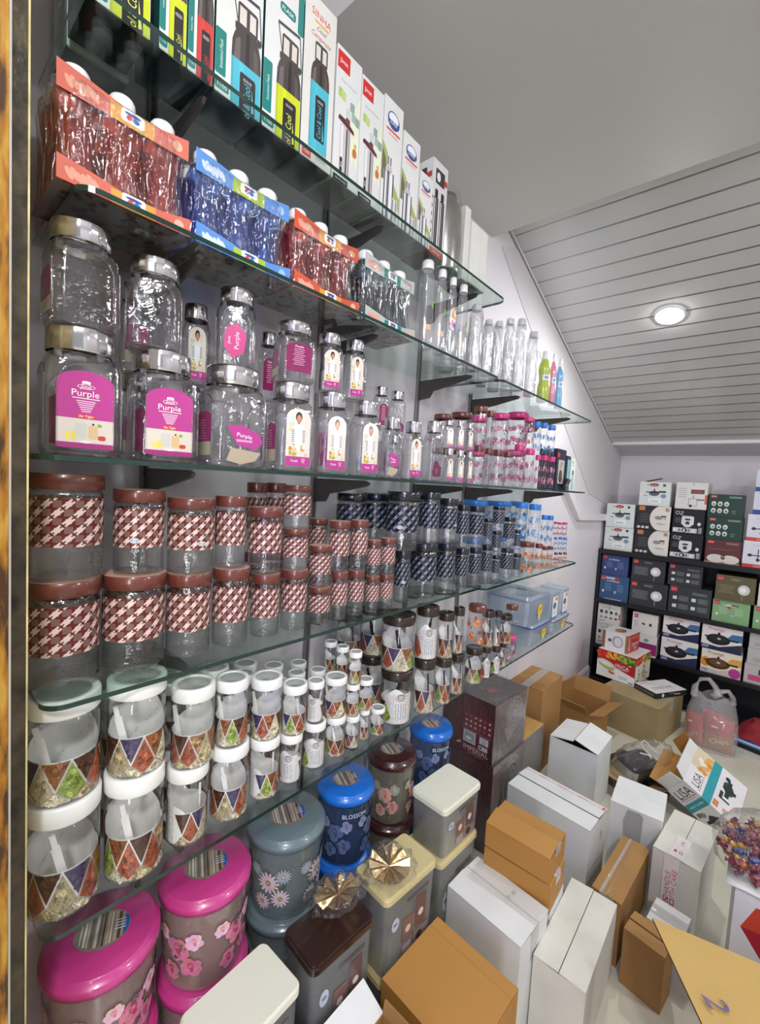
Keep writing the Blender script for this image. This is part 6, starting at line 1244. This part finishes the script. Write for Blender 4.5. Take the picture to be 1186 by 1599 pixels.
def bwoval(p, w, h):
    p.rect(0, 0, w, h, C('#26272b')); p.poly([(min(w, max(0, w*.84+w*.44*cos(a))), min(h, max(0, h*.5+h*.56*sin(a)))) for a in (2*pi*i/36 for i in range(8, 29))]+[(w, 0), (w, h)], C('#d9d6d0'))
    p.rect(w*.06, h*.8, w*.24, h*.97, C('#c47a4a')); p.bars(w*.24, h*.66, w*.32, 5, h*.03, h*.05, C('#5a5b60'), 3); p.ell(w*.66, h*.52, w*.12, h*.08, C('#8d8a84'), 14); p.rect(w*.74, h*.56, w*.88, h*.62, C('#3a3835')); p.ell(w*.84, h*.5, w*.05, h*.05, C('#c8b070'), 10); p.text('Milano', w*.75, h*.28, h*.12, C('#5a5854'), 0, 1, None, .4); p.rect(w*.84, h*.8, w*.95, h*.93, C('#b08a6a'))
    for i in range(3): p.rect(w*(.04+.13*i), h*.05, w*(.13+.13*i), h*.14, C('#d0d0d0'))
def oz(p, w, h):
    p.rect(0, 0, w, h, C('#17181b')); p.text('OZ', w*.2, h*.83, h*.2, C('#d8d8d8'), -.1); p.rrect(w*.28, h*.35, w*.68, h*.72, .012, C('#d3d4d4')); p.ell(w*.48, h*.36, w*.14, h*.1, C('#d3d4d4'), 14); p.ell(w*.48, h*.58, w*.1, h*.04, C('#2c2e33'), 12); p.rect(w*.42, h*.38, w*.54, h*.5, C('#2c2e33')); p.ell(w*.85, h*.42, w*.055, h*.07, C('#d3d4d4'), 12)
    p.rect(w*.02, h*.05, w*.8, h*.23, C('#c4c6c8')); p.ell(w*.4, h*.14, w*.09, h*.08, C('#1d1e22'), 12)
    for i in range(5): p.rect(w*(.06+.15*i), h*.09, w*(.12+.15*i), h*.18, C('#5a5c62') if i % 2 else C('#e4e4e4'))
    p.rect(w*.84, h*.05, w*.95, h*.28, C('#8a8c90')); p.bars(w*.16, h*.62, w*.2, 3, h*.02, h*.05, C('#77797d'), 1)
def diag(p, w, h):
    p.rect(0, 0, w, h, C('#d6d5d2')); p.bars(w*.08, h*.78, w*.28, 5, h*.02, h*.06, C('#9a9a9a'), 5, True); p.rect(w*.48, h*.58, w*.9, h*.74, C('#6a3a3c')); p.rect(w*.52, h*.61, w*.84, h*.7, C('#8a4a48')); p.rrect(w*.42, h*.1, w*.7, h*.4, .005, C('#8f9090')); p.rrect(w*.44, h*.12, w*.68, h*.38, .005, C('#d6d5d2')); p.rect(w*.56, h*.4, w*.58, h*.52, C('#3a3a3e')); p.rect(w*.68, h*.34, w*.92, h*.38, C('#2f3a5a')); p.rect(w*.93, h*.2, w, h*.55, C('#c8542c')); p.ell(w*.5, h*.12, w*.05, h*.05, BLK); p.text('Z', w*.55, h*.93, h*.1, C('#3a3a3e'))
def darkset(col, tag_='#b8322f', pan=False):
    def fn(p, w, h):
        p.rect(0, 0, w, h, C(col)); p.rect(w*.06, h*.84, w*.24, h*.96, C(tag_)); p.text('Jimit', w*.15, h*.9, h*.09, C('#e8d0cc')); p.rect(w*.58, h*.84, w*.92, h*.92, C('#6f8a80') if not pan else C('#8a6a66'))
        if pan:
            p.rect(0, 0, w, h*.06, C('#8d8076')); p.ell(w*.32, h*.2, w*.26, h*.18, C('#cfcac0'), 20); p.ell(w*.72, h*.2, w*.26, h*.18, C('#cfcac0'), 20); p.ell(w*.52, h*.26, w*.06, h*.09, C('#3a302c')); p.ell(w*.52, h*.28, w*.03, h*.04, C('#9a948c')); p.rect(w*.1, h*.58, w*.7, h*.62, C('#7a4a46'))
        else:
            for r in range(2):
                for c in range(3): p.ell(w*(.16+.18*c), h*(.58-.3*r), w*.07, h*.11, C('#cdd2ce'), 14); p.ell(w*(.16+.18*c), h*(.56-.3*r), w*.035, h*.05, C('#4a5a54') if (r+c) % 2 else C('#7d8a86'), 9, .6)
            p.bars(w*.74, h*.3, w*.12, 2, h*.03, h*.05, C('#6f8a80'), 2)
    return fn
def textset(col, txtcol, pic):
    def fn(p, w, h):
        p.rect(0, 0, w, h, C(col)); p.rect(w*.04, h*.78, w*.19, h*.96, C('#b8323a')); p.text('Jimit', w*.115, h*.87, h*.08, C('#ecd4d4')); t1 = C(txtcol)
        if pic == 'pan':
            p.rect(w*.06, h*.28, w*.5, h*.66, tuple(q*.55 for q in t1)); p.bars(w*.28, h*.62, w*.4, 5, h*.03, h*.04, t1, 2); p.ell(w*.72, h*.5, w*.15, h*.2, C('#c9c9c6'), 18); p.ell(w*.70, h*.5, w*.08, h*.1, C('#eceae6'), 12); p.rect(w*.68, h*.1, w*.7, h*.32, C('#8a8a88')); p.rect(w*.38, h*.82, w*.6, h*.9, t1)
        elif pic == 'grid':
            for r in range(2):
                for c in range(2): p.rect(w*(.1+.45*c), h*(.5-.3*r), w*(.2+.45*c), h*(.62-.3*r), C('#cfd2d0')); p.rect(w*(.24+.45*c), h*(.46-.3*r), w*(.48+.45*c), h*(.66-.3*r), tuple(q*.6 for q in t1)); p.bars(w*(.36+.45*c), h*(.62-.3*r), w*.22, 3, h*.025, h*.03, t1, c+r)
            p.rect(w*.56, h*.74, w*.9, h*.84, tuple(q*.8 for q in t1))
        else:
            p.bars(w*.3, h*.66, w*.3, 4, h*.03, h*.05, t1, 7); p.bars(w*.72, h*.66, w*.3, 4, h*.03, h*.05, t1, 4); p.text('SUPERIA', w*.46, h*.78, h*.13, C('#d4d8e4')); p.ell(w*.13, h*.34, w*.04, h*.06, C('#d8dce4'), 10); p.ell(w*.55, h*.34, w*.04, h*.06, C('#a8b4c8'), 10)
            if pic == 'red': p.rect(w*.2, h*.86, w*.62, h*.93, C('#c8ccd8')); p.ell(w*.58, h*.86, w*.08, h*.08, C('#b8323a')); p.rect(w*.2, h*.03, w*.8, h*.05, C('#d8dce4'))
            if pic == 'tawa': p.ell(w*.45, h*.78, w*.09, h*.06, C('#d8d4d8'), 12); p.rect(w*.5, h*.78, w*.7, h*.83, C('#3a3a40')); p.ell(w*.45, h*.7, w*.07, h*.06, C('#a84a5a'), 12)
    return fn
def icons(p, w, h):
    p.rect(0, 0, w, h, C('#d2d3cf'))
    for r in range(2):
        for c in range(4): p.ell(w*(.16+.22*c), h*(.6-.28*r), w*.07, h*(.09 if r == 0 else .06), C(('#2c2e33', '#5a5f66', '#3a3d44', '#6a6d72', '#8a8d90', '#77716c', '#7d6a5e', '#4a4d52')[r*4+c]), 12); 
    p.bars(w*.5, h*.84, w*.7, 1, h*.03, .01, C('#9a9a98')); p.rect(w*.5, h*.72, w*.52, h*.98, C('#4a4d52')); p.rect(w*.93, h*.3, w, h*.6, C('#c85a3a')); p.bars(w*.2, h*.16, w*.25, 1, h*.03, .01, C('#5a5a58'))
def whiteset(mg):
    def fn(p, w, h):
        p.rect(0, 0, w, h, C('#d6d3ce')); p.rect(w*.06, h*.74, w*.22, h*.92, C('#b8425a')); p.text('Jimit', w*.14, h*.83, h*.07, WHT); p.ell(w*.45, h*.5, w*.07, h*.05, C('#3a3a3e'), 10, -.5); p.ell(w*.72, h*.5, w*.06, h*.08, C('#4a4a4e'), 10); p.bars(w*.15, h*.6, w*.15, 4, h*.03, h*.05, C('#9a9896'))
        if mg: p.rect(w*.3, h*.08, w, h*.62, C('#8d2f66')); p.ell(w*.6, h*.75, w*.1, h*.08, C('#5aa08a'))
    return fn
def prest(warm=False):
    def fn(p, w, h):
        p.rect(0, 0, w, h, C('#dedad8') if not warm else C('#e2d8c8')); p.poly([(0, 0), (w, 0), (w, h*.42), (w*.45, h*.16), (0, h*.2)], C('#232a4a') if not warm else C('#c9bfb4')); p.poly([(w*.62, h*.55), (w, h*.5), (w, h*.8), (w*.75, h*.78)], C('#3f6a9a') if not warm else C('#d8a04a'))
        if warm: p.ell(w*.85, h*.2, w*.15, h*.2, C('#b03a8a'), 14); p.ell(w*.12, h*.45, w*.14, h*.2, C('#d08a2a'), 14)
        p.ell(w*.42, h*.46, w*.30, h*.22, C('#14151c') if not warm else C('#4a3220'), 22); p.ell(w*.43, h*.5, w*.22, h*.14, C('#23252e') if not warm else C('#6a4a2c'), 18); p.ell(w*.44, h*.5, w*.05, h*.04, C('#b9bcc4'), 10); p.rect(w*.66, h*.48, w*.92, h*.55, C('#14151c')); p.rect(w*.08, h*.5, w*.16, h*.56, C('#14151c')); p.rect(w*.40, h*.66, w*.46, h*.76, C('#14151c')); p.text('Prestige', w*.36, h*.88, h*.17, C('#b8323a') if not warm else C('#5a3a2a')); p.rect(w*.03, h*.06, w*.2, h*.16, C('#8a94b4'))
    return fn
def redband(p, w, h): p.rect(0, 0, w, h, C('#d4d4e0')); p.rect(0, 0, w, h*.13, C('#c8402f')); p.text('COOKER', w*.5, h*.06, h*.09, C('#ecd8d4')); p.text('COOKIN', w*.5, h*.85, h*.12, C('#a89aa8')); p.rect(w*.42, h*.28, w*.45, h*.7, C('#2c2e33')); p.rect(w*.2, h*.44, w*.68, h*.48, C('#3a3d44')); p.ell(w*.2, h*.46, w*.07, h*.06, C('#2c2e33'), 10); p.ell(w*.68, h*.46, w*.07, h*.05, C('#2c2e33'), 10); p.ell(w*.44, h*.3, w*.06, h*.06, C('#2c2e33'), 10)
def blueband(p, w, h): p.rect(0, 0, w, h, C('#c9cedd')); p.rect(0, 0, w, h*.2, C('#2f468a')); p.ell(w*.5, h*.55, w*.2, h*.2, C('#8a94ae'), 14); p.ell(w*.5, h*.6, w*.12, h*.1, C('#4a5370'), 12)
def mixer(pk):
    def fn(p, w, h):
        p.rect(0, 0, w, h, C('#b9b6b6')); p.ell(w*.7, h*.7, w*.2, h*.08, C('#4a4a4e'), 12); p.rect(w*.5, h*.5, w*.56, h*.8, C('#2c2c30')) if pk else None; p.rect(w*.15, h*.15, w*.8, h*.45, C('#c84a7a')) if pk else p.bars(w*.4, h*.4, w*.4, 3, h*.03, h*.05, C('#8a8888'))
    return fn
WC, DC = '#d3dad6', '#26272b'
RB = [  # x0, x1, z0, z1, side colour, print, label
 (.048, .252, 1.1005, 1.283, WC, whitecook, 'white cooker box with red oval badge, lower of the left pair atop the rack'),
 (.050, .250, 1.2835, 1.466, WC, whitecook, 'white cooker box with red oval badge, upper of the left pair atop the rack'),
 (.262, .486, 1.1005, 1.285, DC, bwoval, 'black box with a white oval panel, lower one on the rack top'),
 (.262, .484, 1.2855, 1.467, DC, bwoval, 'black box with a white oval panel, upper one on the rack top'),
 (.268, .472, 1.4675, 1.645, WC, whitecook, 'white cooker box with a red oval badge standing on the black oval boxes'),
 (.492, .688, 1.1005, 1.281, DC, oz, 'black box lettered OZ with a white pot, lower of two'),
 (.495, .684, 1.2815, 1.460, DC, oz, 'black box lettered OZ with a white pot, upper of two'),
 (.500, .690, 1.4605, 1.650, '#d6d5d2', diag, 'white line-drawing box on top of the two OZ boxes'),
 (.703, .900, 1.1005, 1.262, '#5a2c2e', darkset('#5a2c2e', pan=True), 'maroon box with two pale pans on the rack top'),
 (.700, .897, 1.2625, 1.418, '#1c3c30', darkset('#1c3c30'), 'dark green box with six round pictures, lower of two'),
 (.694, .892, 1.4185, 1.577, '#1c3c30', darkset('#1c3c30'), 'dark green box with six round pictures, upper of two'),
 (.908, 1.09, 1.1005, 1.278, '#d4d4e0', redband, 'white box with a red lower band, lower of two at the right of the rack'),
 (.915, 1.09, 1.2785, 1.455, '#d4d4e0', redband, 'white box with a red lower band, upper of two at the right of the rack'),
 (.934, 1.10, 1.4555, 1.607, '#c9cedd', blueband, 'pale box with a blue lower band, lower of two at the top right'),
 (.936, 1.10, 1.6075, 1.75, '#c9cedd', blueband, 'pale box with a blue lower band, topmost at the right of the rack'),
 (.048, .240, .896, 1.058, '#33477a', textset('#33477a', '#6d80ae', 'text'), 'dark blue box, upper of the blue pair on the second rack level'),
 (.047, .256, .7005, .8955, '#34557c', textset('#34557c', '#6d8cae', 'red'), 'dark blue box with a red spot, lower of the blue pair'),
 (.262, .484, .8885, 1.06, '#323337', textset('#323337', '#6a6b70', 'pan'), 'charcoal box with a small pan picture, upper of two'),
 (.262, .512, .7005, .888, '#323337', textset('#323337', '#6a6b70', 'pan'), 'charcoal box with a larger pan picture, lower of two'),
 (.500, .706, .901, 1.058, '#303236', textset('#303236', '#63666b', 'grid'), 'charcoal box with four small pictures, upper of two'),
 (.516, .770, .7005, .9005, '#34373a', textset('#34373a', '#6a7072', 'grid'), 'charcoal box with four small pictures, wider lower one'),
 (.782, .997, .8525, 1.027, '#5c553a', textset('#5c553a', '#7d7656', 'pan'), 'olive box with a round pan picture'),
 (.778, .982, .7005, .852, '#7fa878', textset('#7fa878', '#a9c8a0', 'tawa'), 'light green box under the olive box'),
 (.995, 1.17, .7005, .852, '#7fa878', textset('#7fa878', '#a9c8a0', 'tawa'), 'second light green box at the right edge of the rack'),
 (1.008, 1.17, .8525, 1.005, '#d6d5d2', icons, 'pale box on the right light green box'),
 (.050, .216, .5045, .662, '#d2d3cf', icons, 'white box with small pot pictures, upper one on the third rack level'),
 (.050, .212, .3305, .504, '#d2d3cf', icons, 'white box with small pot pictures, lower one behind the vegetable box'),
 (.298, .470, .488, .648, '#d6d3ce', whiteset(False), 'white box with a pink tag, upper one on the third rack level'),
 (.300, .477, .3305, .4875, '#d6d3ce', whiteset(True), 'white and magenta box under the pink-tag box'),
 (.500, .722, .510, .672, '#232a4a', prest(), 'white and navy frying pan box, upper left of the pan boxes'),
 (.500, .726, .3305, .5095, '#232a4a', prest(), 'white and navy frying pan box, lower left of the pan boxes'),
 (.735, .960, .497, .665, '#dedad8', prest(), 'white and blue frying pan box beside the magenta one'),
 (.745, .970, .3305, .4965, '#e2d8c8', prest(True), 'cream frying pan box with a magenta corner'),
 (.990, 1.13, .5685, .668, '#b9b6b6', mixer(False), 'small grey box, top of three at the right of the third level'),
 (.988, 1.13, .4585, .568, '#b9b6b6', mixer(False), 'small grey box, middle of three at the right of the third level'),
 (.980, 1.13, .3305, .458, '#b9b6b6', mixer(True), 'small grey box with a pink picture, bottom of three'),
 (1.14, 1.30, .3305, .50, '#b9b6b6', mixer(True), 'grey and pink box past the small grey boxes'),
]
for k, (x0, x1, z0, z1, c, fn, lb) in enumerate(RB):
    c = C(c); d = .26 if z0 < 1 else .25; R = random.Random(k); yy = RY+.006+R.uniform(0, .012)
    box_thing('appliance_box', lb, 'box', (x0+x1)/2, yy+d/2, z0, x1-x0-.004, d, z1-z0-.001, rad(R.uniform(-.5, .5)), [c]*6, 'appliance boxes on the rack', [('-y', fn, 'front_print')])
b = MB(); i0 = 0; b.box(0, 0, 0, .1, .09, .003); b.xf(Matrix.Translation((.30, RY+.03, 1.648)) @ Matrix.Rotation(rad(-14), 4, 'Y')); o = obj('loose_flap', b.mesh('loose_flap', ['cardin'])); tag(o, 'brown board flap lying on the topmost white cooker box', 'cardboard')
